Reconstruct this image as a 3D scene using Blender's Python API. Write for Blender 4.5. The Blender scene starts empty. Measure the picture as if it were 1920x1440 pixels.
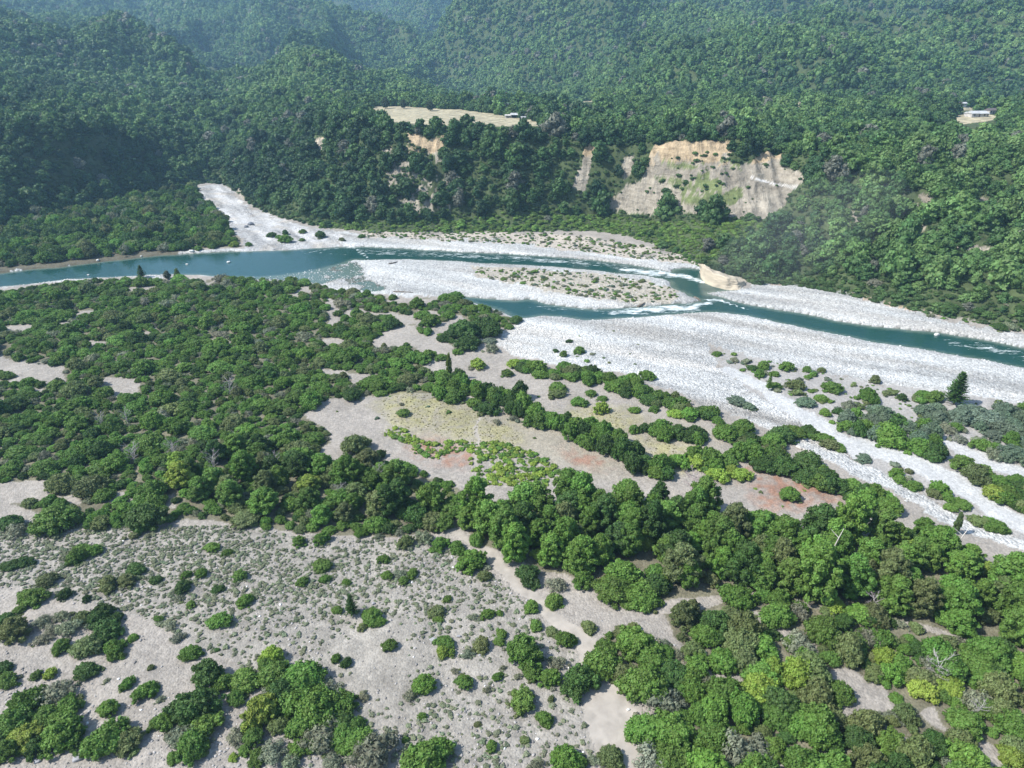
import bpy, math, random
import numpy as np
from mathutils import Vector, Matrix
random.seed(7)
RNG = np.random.default_rng(11)
scene = bpy.context.scene
COL = scene.collection
# ------------------------------------------------------------------ camera
TH = math.radians(26.0); CT, ST = math.cos(TH), math.sin(TH); CAMZ = 100.0; FP = 1296.0
cam = bpy.data.cameras.new("camera"); cam.sensor_width = 36; cam.lens = 36 * FP / 1920
cam.clip_start = 1; cam.clip_end = 30000
co = bpy.data.objects.new("camera", cam); COL.objects.link(co)
co.location = (0, 0, CAMZ); co.rotation_euler = (math.pi / 2 - TH, 0, 0)
scene.camera = co
# ------------------------------------------------------------------ light
SUN_EL, SUN_AZ = 48.0, 256.0      # azimuth clockwise from +Y: the sun stands to the left, a little behind the camera
W = bpy.data.worlds.new("World"); scene.world = W; W.use_nodes = True
nt = W.node_tree; bg = nt.nodes["Background"]
sk = nt.nodes.new("ShaderNodeTexSky"); sk.sky_type = 'NISHITA'; sk.sun_disc = False
sk.sun_elevation = math.radians(SUN_EL); sk.sun_rotation = math.radians(SUN_AZ)
sk.air_density = 1.0; sk.dust_density = 1.0; sk.ozone_density = 1.0
nt.links.new(sk.outputs[0], bg.inputs[0]); bg.inputs[1].default_value = 0.12
sl = bpy.data.lights.new("sun", 'SUN'); sl.energy = 5.0; sl.angle = math.radians(0.53); sl.color = (1.0, 0.965, 0.91)
so = bpy.data.objects.new("sun", sl); COL.objects.link(so)
el, az = math.radians(SUN_EL), math.radians(SUN_AZ)
sdir = Vector((math.sin(az) * math.cos(el), math.cos(az) * math.cos(el), math.sin(el)))
so.rotation_euler = sdir.to_track_quat('Z', 'Y').to_euler(); so.location = sdir * 500
scene.view_settings.view_transform = 'Standard'; scene.view_settings.look = 'None'
scene.view_settings.exposure = 0.82; scene.view_settings.gamma = 1.0
scene.render.engine = 'CYCLES'
cy = scene.cycles
cy.max_bounces = 5; cy.diffuse_bounces = 3; cy.glossy_bounces = 2; cy.transmission_bounces = 2
cy.volume_bounces = 1; cy.transparent_max_bounces = 4; cy.use_denoising = True
cy.caustics_reflective = False; cy.caustics_refractive = False

# ------------------------------------------------------------------ picture <-> ground
def pix_dir(px, py):
    dx = (np.asarray(px, float) - 960) / FP; dy = (720 - np.asarray(py, float)) / FP
    return dx, CT + dy * ST, -ST + dy * CT
def at_z(px, py, z=0.0):
    a, b, c = pix_dir(px, py); t = (z - CAMZ) / c
    return a * t, b * t
def project(X, Y, Z):
    d = Y * CT - (Z - CAMZ) * ST
    return 960 + FP * X / d, 720 - FP * (Y * ST + (Z - CAMZ) * CT) / d, d

# ------------------------------------------------------------------ noise
_lat = np.random.default_rng(3).random((256, 256))
def vnoise(x, y):
    xi = np.floor(x).astype(int); yi = np.floor(y).astype(int); fx = x - xi; fy = y - yi
    fx = fx * fx * (3 - 2 * fx); fy = fy * fy * (3 - 2 * fy)
    a = _lat[xi & 255, yi & 255]; b = _lat[(xi + 1) & 255, yi & 255]
    c = _lat[xi & 255, (yi + 1) & 255]; d = _lat[(xi + 1) & 255, (yi + 1) & 255]
    return (a * (1 - fx) + b * fx) * (1 - fy) + (c * (1 - fx) + d * fx) * fy
def fbm(x, y, s, o=4):
    v = 0; a = .5; t = 0
    for i in range(o):
        v = v + a * vnoise(x / s + 17.3 * i, y / s + 9.1 * i); t += a; a *= .5; s *= .5
    return v / t - .5
def smooth(a, b, x):
    t = np.clip((x - a) / (b - a), 0, 1); return t * t * (3 - 2 * t)

def inpoly(px, py, poly):
    P = np.array(poly, float); px = np.asarray(px, float); py = np.asarray(py, float)
    out = np.zeros(px.shape, bool)
    m = (px >= P[:, 0].min()) & (px <= P[:, 0].max()) & (py >= P[:, 1].min()) & (py <= P[:, 1].max())
    if not m.any(): return out
    x = px[m]; y = py[m]; r = np.zeros(x.shape, bool); n = len(P)
    for i in range(n):
        x1, y1 = P[i]; x2, y2 = P[(i + 1) % n]
        if y1 == y2: continue
        c = ((y1 > y) != (y2 > y)) & (x < (x2 - x1) * (y - y1) / (y2 - y1) + x1)
        r ^= c
    out[m] = r
    return out
def instrip(px, py, line, asp=1.6):
    """line: (px, py, half-width in px); widths count asp times less across the view than along it"""
    px = np.asarray(px, float); py = np.asarray(py, float); out = np.zeros(px.shape, bool)
    for (x1, y1, w1), (x2, y2, w2) in zip(line, line[1:]):
        dx, dy = x2 - x1, (y2 - y1) * asp; L = dx * dx + dy * dy
        t = np.clip(((px - x1) * dx + (py - y1) * asp * dy) / L, 0, 1)
        d = np.hypot(px - x1 - t * dx, (py - y1) * asp - t * dy)
        out |= d < (w1 + t * (w2 - w1))
    return out

# ------------------------------------------------------------------ plan, read off the photograph on the plain
WATER = [(-500,575),(0,511),(60,503),(115,499),(170,491),(220,486),(280,479),(350,474),(430,470),(480,469),(560,466),(600,463),(640,461),(700,461),(760,464),(800,467),(880,471),(960,475),(1020,479),(1080,483),(1140,489),(1200,497),(1240,505),(1262,511),(1262,502),(1292,500),(1324,506),(1317,520),(1322,527),(1340,534),(1375,540),(1395,543),(1330,545),(1318,547),(1345,553),(1372,562),(1390,567),(1420,572),(1460,578),(1520,588),(1560,598),(1620,607),(1700,616),(1760,622),(1800,628),(1860,638),(1920,652),(2400,735),
(2400,800),(1920,687),(1860,675),(1800,664),(1740,653),(1700,647),(1640,639),(1600,630),(1560,622),(1500,611),(1440,598),(1400,590),(1360,584),(1325,581),(1290,585),(1240,589),(1180,593),(1130,597),(1100,599),(1060,593),(1020,589),(985,594),(960,592),(940,580),(900,568),(845,556),
(845,551),(900,557),(940,560),(970,562),(985,559),(1005,560),(1030,569),(1080,576),(1120,577),(1160,576),(1200,573),(1240,570),(1290,566),(1325,561),(1300,556),(1282,547),(1262,540),(1256,533),(1262,526),(1240,520),(1200,514),(1160,511),(1100,504),(1040,499),(1000,496),(960,494),(900,491),(840,487),(780,485),(720,485),(690,486),(665,484),(650,490),(625,497),(600,503),(570,510),(520,517),(470,519),(420,517),(380,513),(330,513),(280,514),(200,518),(130,522),(60,530),(0,536),(-500,610)]
SHALLOW = [(665,486),(640,492),(600,500),(560,508),(500,516),(430,517),(440,523),(560,528),(650,545),(700,548),(730,540),(700,520),(690,500)]
GRAVEL = [
 [(372,352),(400,346),(425,349),(440,368),(470,392),(520,410),(580,428),(680,440),(800,446),(900,450),(1000,459),(1060,466),(1130,476),(1200,484),(1260,492),(1330,496),(1320,512),(1250,512),(1140,494),(960,480),(700,466),(480,474),(455,470),(462,458),(448,445),(428,425),(418,408),(395,392),(378,372)],
 [(640,488),(780,480),(1000,490),(1200,508),(1262,525),(1262,540),(1330,560),(1240,575),(1100,582),(1030,573),(985,562),(900,560),(840,556),(740,556),(700,548),(650,540),(560,528),(440,523),(430,516),(560,510),(620,500)],
 [(1318,546),(1395,543),(1420,536),(1460,532),(1520,536),(1600,550),(1680,574),(1740,592),(1800,606),(1860,616),(1920,628),(2400,700),(2400,740),(1920,656),(1700,620),(1450,580)],
 [(936,628),(960,610),(985,594),(1060,593),(1130,594),(1325,580),(1500,606),(1920,684),(2400,795),(2400,830),(1920,757),(1800,740),(1650,722),(1500,692),(1400,668),(1330,645),(1345,690),(1400,735),(1470,775),(1530,812),(1560,835),(1480,812),(1400,780),(1320,768),(1260,738),(1190,708),(1120,694),(1050,688),(1000,675),(950,664),(932,650)],
 [(-400,650),(0,542),(60,535),(130,527),(200,523),(280,519),(330,519),(330,512),(200,516),(60,527),(0,533),(-400,610)],
 [(1490,818),(1530,830),(1580,850),(1640,880),(1700,915),(1750,945),(1800,975),(1860,1000),(1920,1020),(2200,1110),(2200,1130),(1920,1036),(1840,1010),(1770,985),(1720,955),(1660,925),(1600,890),(1540,858),(1495,832)],
 [(1380,770),(1450,795),(1450,810),(1370,780)],
]
SILT = [  # fine grey gravel south of the white bar
 [(1330,648),(1400,668),(1500,692),(1650,722),(1800,740),(1920,757),(2400,830),(2400,1200),(1920,1020),(1800,975),(1700,915),(1600,858),(1500,800),(1400,742),(1340,690)],
 [(930,640),(1000,672),(1060,690),(1080,670),(1200,700),(1190,680),(1060,640),(990,620)],
]
BRAID = [[(1365,695,14),(1480,765,16),(1560,812,18),(1610,850,16)], [(1610,822,12),(1650,850,20),(1713,866,26),(1800,912,26),(1870,960,22),(1960,1010,22)],
         [(1745,808,10),(1830,862,16),(1920,890,20),(2000,915,20)]]
TRACK = [[(818,992,7),(850,1005,8),(885,1022,8),(915,1040,10),(945,1070,12),(985,1105,14),(1020,1140,15),(1060,1178,17),(1095,1212,20),(1115,1250,26),(1140,1300,42),(1150,1350,60),(1168,1420,40),(1180,1500,40)],
         [(905,770,2.2),(896,810,2.5),(888,850,3),(893,880,3)],
         [(985,595,6),(990,640,7),(985,665,6)]]
MEADOW = [[(712,748),(760,735),(830,742),(880,760),(930,790),(935,815),(900,830),(840,822),(790,808),(740,800),(715,780)],[(893,800),(960,795),(980,815),(960,845),(905,845)],
          [(1060,775),(1130,760),(1190,790),(1180,820),(1110,800)],[(1190,820),(1260,830),(1300,845),(1270,880),(1225,880)]]
RED = [[(770,822),(850,840),(890,858),(870,885),(790,870),(760,845)],[(1060,842),(1130,850),(1145,872),(1090,880),(1060,865)],[(1398,880),(1430,870),(1500,885),(1560,915),(1590,945),(1500,955),(1440,965),(1405,930)]]
FERN = [(790,835),(870,828),(960,835),(1010,850),(1050,880),(1070,905),(1000,915),(900,910),(890,880),(860,860),(800,855)]
# dense scrub (where stems stand) and its clearings
SCRUB = [(-500,620),(0,552),(110,534),(200,528),(400,526),(560,532),(640,548),(735,560),(860,562),(930,585),(975,606),(940,625),(880,640),(870,662),(800,668),(800,700),(850,705),(840,740),(760,735),(700,742),(600,755),(572,775),(600,800),(640,825),(690,845),(740,870),(800,895),(880,930),(870,990),(800,1000),(740,1005),(640,1008),(560,1000),(430,985),(350,975),(300,985),(240,1000),(120,985),(60,960),(-40,935),(-500,960)]
CLEAR = [
 [(-60,676),(0,672),(60,682),(120,690),(122,722),(70,722),(0,702),(-60,705)],[(180,712),(230,705),(265,722),(262,742),(215,745),(185,735)],
 [(-40,910),(20,905),(80,902),(105,915),(90,945),(40,950),(-40,955)],[(108,932),(150,930),(150,950),(115,952)],[(200,930),(245,928),(250,945),(205,945)],[(298,935),(325,928),(328,958),(300,958)],
 [(615,560),(640,572),(632,600),(652,612),(618,618),(608,590)],[(700,586),(760,590),(790,600),(790,618),(735,605)],[(845,590),(872,596),(860,612),(842,606)],[(770,625),(800,630),(850,650),(860,672),(790,668),(760,645)],
 [(594,640),(640,632),(655,640),(620,652)],[(372,528),(405,528),(402,536),(375,536)],[(600,690),(650,695),(655,705),(600,705)],[(905,622),(945,612),(940,628),(905,640)],[(610,748),(660,742),(668,752),(600,770)],
 [(735,555),(775,552),(770,566),(740,566)],[(780,580),(830,588),(828,596),(780,592)]]
WOOD = [(872,975),(960,955),(1050,945),(1240,952),(1300,950),(1400,985),(1480,1005),(1560,1000),(1650,1010),(1700,1000),(1760,1020),(1850,1062),(1920,1092),(2300,1190),(2300,1330),(1920,1225),(1800,1190),(1600,1150),(1480,1130),(1420,1110),(1260,1130),(1235,1135),(1120,1125),(1090,1090),(1010,1070),(930,1035),(880,1015)]
MIDWOOD = [(330,880),(430,840),(560,850),(640,860),(740,890),(830,930),(890,965),(860,1000),(640,1000),(560,985),(430,970),(330,930)]
SE = [(1110,1215),(1165,1180),(1230,1200),(1290,1230),(1340,1300),(1395,1320),(1400,1290),(1385,1260),(1300,1235),(1265,1200),(1250,1160),(1420,1120),(1600,1160),(1800,1200),(1920,1235),(2300,1340),(2300,1700),(1200,1700),(1175,1420),(1180,1390),(1230,1350),(1260,1345),(1260,1330),(1190,1310),(1170,1270),(1135,1250)]
SEGAP = [[(1380,1140),(1420,1150),(1470,1180),(1520,1210),(1540,1240),(1490,1222),(1440,1180),(1395,1160)],[(1553,1257),(1590,1255),(1647,1285),(1680,1325),(1660,1335),(1610,1350),(1590,1355),(1580,1312),(1556,1282)],
 [(1615,1358),(1703,1390),(1700,1420),(1650,1385)],[(1715,1338),(1755,1325),(1768,1358),(1795,1380),(1745,1362)],[(1800,1408),(1845,1390),(1890,1425),(1890,1460),(1820,1460)],[(1543,1215),(1570,1213),(1592,1228),(1565,1250)],
 [(1280,1348),(1312,1343),(1290,1362)],[(1310,1402),(1338,1404),(1348,1428),(1330,1434)],[(1452,1428),(1484,1428),(1484,1450),(1452,1450)],[(1473,1138),(1498,1140),(1495,1156)]]
ROWS = [  # lines of shrubs: (px, py, half-width), height factor, tint mix
 ([(815,735,20),(860,730,22),(905,740,18),(960,755,18),(1000,790,22),(1050,800,24),(1090,815,22),(1120,838,22),(1160,850,24),(1190,878,24),(1240,890,16)],1.5,'d'),
 ([(960,690,14),(1010,700,14),(1080,705,16),(1140,718,16),(1200,742,16),(1260,762,18),(1320,790,18),(1400,835,18),(1450,850,20)],1.0,'g'),
 ([(1170,808,12),(1230,815,14),(1300,830,14),(1335,832,12)],1.3,'d'),
 ([(1440,868,12),(1490,888,20),(1560,915,20),(1620,938,18),(1670,958,16)],1.3,'d'),
 ([(1500,810,12),(1560,840,16),(1620,870,10)],.9,'g'),
 ([(1290,870,24),(1340,880,30),(1390,860,24),(1420,835,18)],1.1,'y'),
 ([(1600,800,22),(1660,818,36),(1720,830,40),(1740,855,20)],1.3,'m'),
 ([(1740,780,16),(1800,800,30),(1880,800,40),(1960,830,40)],1.1,'s'),
 ([(1760,895,20),(1830,910,36),(1900,930,40),(1960,970,40)],1.1,'g'),
 ([(1840,850,16),(1900,862,22),(1960,880,20)],1.1,'s'),
 ([(1690,900,10),(1760,950,16),(1800,975,12)],.9,'g'),
 ([(1820,975,10),(1890,1000,14)],.8,'g'),
]
SPARSE = [([(1340,655),(1420,672),(1560,705),(1700,735),(1760,760),(1700,790),(1560,800),(1480,760),(1380,700)],.045),
          ([(1680,745),(1920,765),(2300,800),(2300,1200),(1920,1010),(1800,960),(1640,870),(1560,800)],.03),
          ([(880,492+10),(1000,506),(1100,512),(1200,525),(1270,545),(1270,562),(1200,570),(1100,560),(1000,540),(900,520)],.13),
          ([(680,446),(1000,462),(1250,492),(1310,500),(1310,478),(1200,462),(1060,440),(680,436)],.12),
          ([(0,440),(80,412),(230,380),(330,358),(372,360),(395,400),(440,440),(450,462),(300,472),(150,488),(0,498),(-400,560),(-400,480)],.0),
          ([(1240,486),(1330,498),(1330,480),(1250,470)],.12),
          ([(1720,590),(1920,622),(2300,690),(2300,670),(1920,606),(1760,584)],.10),
          ([(1060,655),(1120,668),(1180,690),(1160,700),(1080,690)],.06),
          ([(590,740),(720,715),(860,690),(1000,700),(1300,790),(1400,850),(1300,870),(1100,850),(900,800),(700,800),(600,790)],.006)]
NFLAT = [(-400,480),(0,436),(80,408),(230,376),(330,357),(368,354),(380,380),(405,398),(425,428),(445,448),(455,466),(300,473),(170,486),(60,497),(0,503),(-400,560)]
STONY = [(-300,1000),(0,985),(250,990),(420,990),(640,1012),(820,1012),(900,1050),(1000,1150),(1080,1230),(1120,1330),(1100,1460),(600,1460),(450,1250),(250,1150),(0,1100),(-300,1120)]
BARE = [  # bare rock and earth on the slopes, in the photograph
 [(1216,281),(1230,270),(1292,263),(1368,267),(1365,302),(1389,308),(1441,283),(1462,289),(1468,310),(1500,318),(1511,335),(1490,348),(1473,381),(1441,411),(1365,403),(1230,400),(1129,392),(1170,348),(1202,340),(1213,310)],
 [(1100,270),(1118,266),(1112,300),(1105,330),(1100,358),(1072,355),(1075,335),(1095,310),(1095,290)],[(1170,290),(1190,288),(1185,325),(1170,330),(1165,310)],
 [(760,250),(785,255),(800,262),(830,255),(830,290),(815,290),(790,275),(765,270)],
 [(1645,340),(1670,340),(1672,358),(1650,358)],[(1835,370),(1860,370),(1855,405),(1838,400)],[(1590,390),(1605,400),(1612,420),(1600,415)],[(1730,365),(1750,372),(1742,385)],[(445,352),(460,350),(462,390),(448,382)],
 [(1720,415),(1735,420),(1730,435)],[(590,262),(610,258),(612,280),(595,282)]]
GREENSLOPE = [(1290,275),(1365,300),(1389,310),(1395,330),(1365,400),(1290,390),(1270,350),(1230,340),(1215,315)]
FIELD = [[(697,197),(730,196),(790,199),(850,202),(910,208),(960,217),(1020,228),(1010,236),(900,238),(760,232),(700,222)],[(1060,182),(1122,182),(1118,190),(1062,192)],[(1022,190),(1050,187),(1045,194)],
         [(1778,216),(1800,212),(1850,213),(1885,222),(1840,229),(1790,235)],[(1486,185),(1506,185),(1500,204),(1488,204)],[(1548,195),(1566,196),(1560,202)],[(1838,203),(1872,204),(1870,212),(1842,212)],[(1795,195),(1830,198),(1826,206),(1800,205)],[(1415,177),(1460,177),(1455,182),(1416,182)]]

# ------------------------------------------------------------------ terrain
def mkline(rows):
    out = []
    for r in rows:
        px, py, k, v = r
        a, b, c = pix_dir(px, py)
        if k == 'z': t = (v - CAMZ) / c
        else: t = v / b
        X, Y, Z = a * t, b * t, CAMZ + c * t
        out.append((X / (Y + 80), Y, Z))
    out.sort(); A = np.array(out)
    s = np.linspace(-1.3, 1.3, 521)
    Yl = np.interp(s, A[:, 0], np.log(A[:, 1])); Zl = np.interp(s, A[:, 0], A[:, 2])
    k = np.hanning(13); k /= k.sum()
    f = lambda v: np.convolve(np.pad(v, 6, mode='edge'), k, mode='valid')
    return s, np.exp(f(Yl)), f(Zl)
zl = lambda z, *pts: [(a, b, 'z', z) for a, b in pts]
LF = mkline(zl(1.5,(-500,470),(0,432),(80,405),(150,392),(230,372),(300,355),(370,343),(410,338),(440,352),(470,385),(520,402),(600,422),(700,432),(850,432),(1000,432),(1060,430),(1130,430),(1200,445),(1260,465),(1300,486),(1340,503),(1400,528),(1460,528),(1520,533),(1600,550),(1700,572),(1800,590),(1920,615),(2400,700)))
LA = mkline([(-500,430,'z',8),(0,400,'z',8),(150,365,'z',6),(300,335,'z',6),(370,325,'z',5),(440,340,'z',5),(500,375,'z',6),(600,405,'z',5),(750,415,'z',5),(900,415,'z',5),(1060,405,'z',6),(1130,398,'z',7),(1200,405,'z',8),(1300,410,'z',12),(1400,412,'z',14),(1460,414,'z',14),(1520,440,'z',13),(1600,480,'z',12),(1700,500,'z',12),(1920,545,'z',12),(2400,620,'z',12)])
LB = mkline([(-500,245,'z',50),(0,240,'z',50),(80,250,'z',46),(150,257,'z',42),(300,265,'z',28),(370,265,'z',24),(440,300,'z',14),(500,275,'z',28),(600,250,'z',44),(700,250,'z',49),(750,250,'z',50),(850,255,'z',49),(900,257,'z',48),(1000,262,'z',47),(1060,262,'z',47),(1130,266,'z',47),(1200,274,'z',45),(1250,266,'z',49),(1300,264,'z',50),(1400,273,'z',48),(1470,289,'z',44),(1550,300,'z',44),(1700,300,'z',44),(1920,310,'z',44),(2400,330,'z',44)])
LC = mkline([(-500,150,'z',72),(0,150,'z',70),(150,160,'z',62),(300,180,'z',50),(430,205,'z',42),(560,190,'z',52),(700,188,'z',49),(850,198,'z',49),(950,208,'z',50),(1040,215,'z',51),(1100,190,'z',50),(1300,195,'z',51),(1500,195,'z',52),(1700,200,'z',54),(1850,208,'z',55),(1920,208,'z',55),(2400,215,'z',55)])
LD = mkline([(-500,10,'y',1500),(0,28,'y',1500),(100,30,'y',1500),(180,42,'y',1450),(250,70,'y',1400),(300,100,'y',1300),(380,140,'y',1150),(430,172,'y',950),(480,150,'y',1050),(560,108,'y',1150),(640,122,'y',1150),(700,160,'y',1000),(740,140,'y',1250),(800,102,'y',1600),(860,65,'y',2000),(900,38,'y',2400),(940,8,'y',2600),(1000,20,'y',2450),(1100,60,'y',1950),(1300,92,'y',1600),(1500,100,'y',1450),(1700,100,'y',1400),(1920,100,'y',1300),(2400,100,'y',1300)])
def zdrop(px, Y, d):
    a, b, c = pix_dir(px, 60); s = a * Y / b / (Y + 80)
    z = float(np.interp(s, LD[0], LD[2])) - d
    dy = ((z - CAMZ) * CT + Y * ST) / (Y * CT - (z - CAMZ) * ST)
    return (px, 720 - dy * FP, 'y', Y)
LE = mkline([zdrop(-500,1900,35),zdrop(0,1900,35),zdrop(150,1850,35),zdrop(300,1700,30),zdrop(380,1450,15),(430,145,'y',1400),zdrop(500,1400,10),zdrop(560,1450,18),zdrop(640,1450,18),(700,138,'y',1500),zdrop(740,1700,15),zdrop(800,2100,30),zdrop(860,2500,35),zdrop(900,2900,40),zdrop(940,3200,30),(1000,-5,'y',2900),(1100,30,'y',2400),(1300,50,'y',2200),(1500,50,'y',2200),(1920,50,'y',2100),(2400,50,'y',2100)])
LG = mkline([(-500,0,'y',2700),(0,4,'y',2700),(250,15,'y',2700),(430,70,'y',2300),(560,35,'y',2500),(640,55,'y',2400),(740,70,'y',2600),(800,45,'y',2900),(850,32,'y',3200),(900,15,'y',4500),(940,-25,'y',4300),(1000,-30,'y',3200),(1300,-20,'y',3000),(1920,-20,'y',3000),(2400,-20,'y',3000)])
LI = mkline([(-500,-120,'y',4300),(0,-120,'y',4300),(600,-110,'y',4300),(760,-60,'y',4600),(830,-60,'y',6200),(900,-80,'y',6800),(1000,-120,'y',5200),(2400,-120,'y',4600)])
LINES = [LF, LA, LB, LC, LD, LE, LG, LI]

# river depth map on the plain
RX0, RX1, RY0, RY1, RS = -640.0, 620.0, 170.0, 640.0, 0.7
rx = np.arange(RX0, RX1, RS); ry = np.arange(RY0, RY1, RS)
RXX, RYY = np.meshgrid(rx, ry)
jx = fbm(RXX, RYY, 7, 3) * 3.0; jy = fbm(RXX + 300, RYY, 7, 3) * 3.0
rpx, rpy, _ = project(RXX + jx, RYY + jy, 0.0)
rm = inpoly(rpx, rpy, WATER).astype(float)
sh = inpoly(rpx, rpy, SHALLOW)
def boxblur(a, n):
    for ax in (0, 1):
        c = np.cumsum(np.pad(a, [(n + 1, n) if i == ax else (0, 0) for i in (0, 1)], mode='edge'), axis=ax)
        a = (np.take(c, np.arange(2 * n + 1, c.shape[ax]), ax) - np.take(c, np.arange(0, c.shape[ax] - 2 * n - 1), ax)) / (2 * n + 1)
    return a
RB = boxblur(boxblur(rm, 2), 2)
RW = boxblur(boxblur(rm, 8), 8)
shb = boxblur(sh.astype(float), 6)
RB = np.where(shb > .02, np.maximum(RB * (1 - shb), 0) + shb * (.50 + fbm(RXX, RYY, 5, 4) * .35), RB)
RB = np.clip(RB, 0, 1)
def rsample(M, X, Y):
    i = np.clip((X - RX0) / RS, 0, M.shape[1] - 1.001); j = np.clip((Y - RY0) / RS, 0, M.shape[0] - 1.001)
    i0 = i.astype(int); j0 = j.astype(int); fi = i - i0; fj = j - j0
    v = (M[j0, i0] * (1 - fi) + M[j0, i0 + 1] * fi) * (1 - fj) + (M[j0 + 1, i0] * (1 - fi) + M[j0 + 1, i0 + 1] * fi) * fj
    return np.where((Y > RY0) & (Y < RY1), v, 0)
WLEV = -0.7
def height(X, Y, detail=True):
    X = np.asarray(X, float); Y = np.asarray(Y, float)
    s = X / (Y + 80)
    Ys = [np.interp(s, L[0], L[1]) for L in LINES]; Zs = [np.interp(s, L[0], L[2]) for L in LINES]
    for k in range(1, len(Ys)): Ys[k] = np.maximum(Ys[k], Ys[k - 1] * 1.02 + 3)
    z = np.zeros_like(Y)
    b = rsample(RB, X, Y); wide = rsample(RW, X, Y)
    plain = 0.45 + fbm(X, Y, 28, 4) * 1.6 * (1 - smooth(0, .05, wide)) + fbm(X, Y, 3, 3) * .35
    z = plain - 2.6 * b - .1
    for k in range(len(Ys)):
        Y0 = Ys[k]; Z0 = Zs[k] if k else np.full_like(Y, .3)
        if k + 1 < len(Ys): Y1, Z1 = Ys[k + 1], Zs[k + 1]
        else: Y1, Z1 = Y0 * 1.5, Zs[k] * 1.2
        t = np.clip((Y - Y0) / (Y1 - Y0), 0, None)
        if k + 1 < len(Ys): t = np.minimum(t, 1)
        if k in (4, 5, 3): tt = t * .5 + .5 * t * t * (3 - 2 * t)
        elif k == 1: tt = t
        else: tt = t
        zz = Z0 + (Z1 - Z0) * tt
        z = np.where(Y > Y0, zz if k else plain + (zz - .3), z)
    up = smooth(0, 60, Y - Ys[0])
    bl = smooth(Ys[0], Ys[1] + 5, Y) * (1 - smooth(Ys[2], Ys[2] + 60, Y))
    z = z + bl * (fbm(X * 1.0 + 50, Y * .35, 26, 4) * 11 + fbm(X, Y, 6, 3) * 2.0 + (.5 - np.abs(fbm(X, Y * .12 + 40, 9, 3)) * 2) * 4.5)
    far = smooth(Ys[3], Ys[3] * 1.25, Y)
    # spurs and gullies running down the mountain sides
    n = 1 - 2 * np.abs(fbm(X * 1.0 + Y * .35, Y * .55, 360, 4))
    n2 = fbm(X + Y * .2, Y * .7, 150, 4)
    calm = 1 - .9 * np.exp(-((Y - Ys[4]) / (.15 * Ys[4])) ** 2) * (1 - smooth(.0, .06, s))
    z = z + far * calm * ((n - .72) * np.minimum(Y, 3200) * (.19 + .03 * smooth(0, .08, s)) + n2 * (60 + 25 * smooth(0, .08, s))) + smooth(Ys[2], Ys[3], Y) * fbm(X, Y, 60, 3) * 4
    return z, Ys, b

NC = 1300
sc_ = np.linspace(-1.15, 1.15, NC)
pyr = np.linspace(2100, 480, 620); _, yn = at_z(np.zeros_like(pyr) + 960, pyr, 0)
yrows = np.concatenate([yn[yn < 330], np.arange(330, 640, 1.0), np.geomspace(640, 9000, 330)])
NR = len(yrows)
SS, YY = np.meshgrid(sc_, yrows); XX = SS * (YY + 80)
ZZ, YS, RBv = height(XX, YY)
plainm = YY < YS[0]
ppx, ppy, _ = project(XX, YY, np.where(plainm, 0.0, ZZ))
warp = 1 + YY / 300
qx = ppx + fbm(XX, YY, 6, 4) * 26; qy = ppy + fbm(XX + 99, YY, 6, 4) * 14
# classes: 0 ground 1 gravel 2 track 3 hills 4 rock
cls = np.zeros(XX.shape, int)
colr = np.zeros(XX.shape + (3,))
def paint(m, c): colr[m] = c
n1 = fbm(XX, YY, 9, 4)[..., None]; n2_ = fbm(XX + 55, YY, 1.6, 3)[..., None]
colr[:] = (.288, .262, .230)
colr *= 1 + n1 * .35 + n2_ * .25
def inany(polys, x, y):
    m = np.zeros(np.shape(x), bool)
    for p in polys: m |= inpoly(x, y, p)
    return m
gapn = (fbm(XX, YY, 16, 3) > .20) & (ppy < 900)
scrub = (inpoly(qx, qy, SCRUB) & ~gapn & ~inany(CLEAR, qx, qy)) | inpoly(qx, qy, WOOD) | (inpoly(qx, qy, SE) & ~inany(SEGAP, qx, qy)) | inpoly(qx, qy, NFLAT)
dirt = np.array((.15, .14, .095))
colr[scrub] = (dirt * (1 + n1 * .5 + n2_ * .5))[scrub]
st = inpoly(qx, qy, STONY); colr[st] = (np.array((.262, .243, .212)) * (1 + n1 * .45 + n2_ * .5))[st]
def soft(polys, amp):
    f = np.zeros(XX.shape)
    for k in range(7): f += inany(polys, qx + fbm(XX + 71 * k, YY, 7, 4) * amp * 4, qy + fbm(XX, YY + 53 * k, 7, 4) * amp * 2)
    return (f / 7)[..., None]
g1 = soft(MEADOW, 30) * np.clip(.75 + n2_ * 2.2, .2, 1); colr = colr * (1 - g1) + np.array((.265, .25, .13)) * (1 + n1 * .5 + n2_ * .5) * g1
g2 = soft([[(730,760),(1000,770),(1180,860),(1150,900),(1000,870),(760,830)],[(1040,740),(1320,800),(1330,850),(1240,890),(1180,830)],[(700,745),(940,770),(960,850),(760,830)]], 40) * .35; colr = colr * (1 - g2) + np.array((.29, .255, .16)) * (1 + n1 * .5) * g2
g3 = soft(RED, 26) * np.clip(.7 + n2_ * 2.5, .15, 1); colr = colr * (1 - g3) + np.array((.26, .155, .11)) * (1 + n1 * .4 + n2_ * .4) * g3
msilt = inany(SILT, qx + n1[..., 0] * 150 + n2_[..., 0] * 30, qy + n1[..., 0] * 40 + n2_[..., 0] * 14); colr[msilt] = (np.array((.315, .30, .28)) * (1 + n1 * .2 + n2_ * .25))[msilt]
mb = np.zeros(XX.shape, bool)
for L in BRAID: mb |= instrip(qx, qy, L)
colr[mb] = (np.array((.43, .43, .42)) * (1 + n1 * .15 + n2_ * .2))[mb]
mg = inany(GRAVEL, qx, qy + n2_[..., 0] * 8) | ((RBv > .02) & plainm)
def streak(X, Y):
    u = X * .894 - Y * .447; v = X * .447 + Y * .894
    return fbm(u * .14, v, 7, 4)
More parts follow.
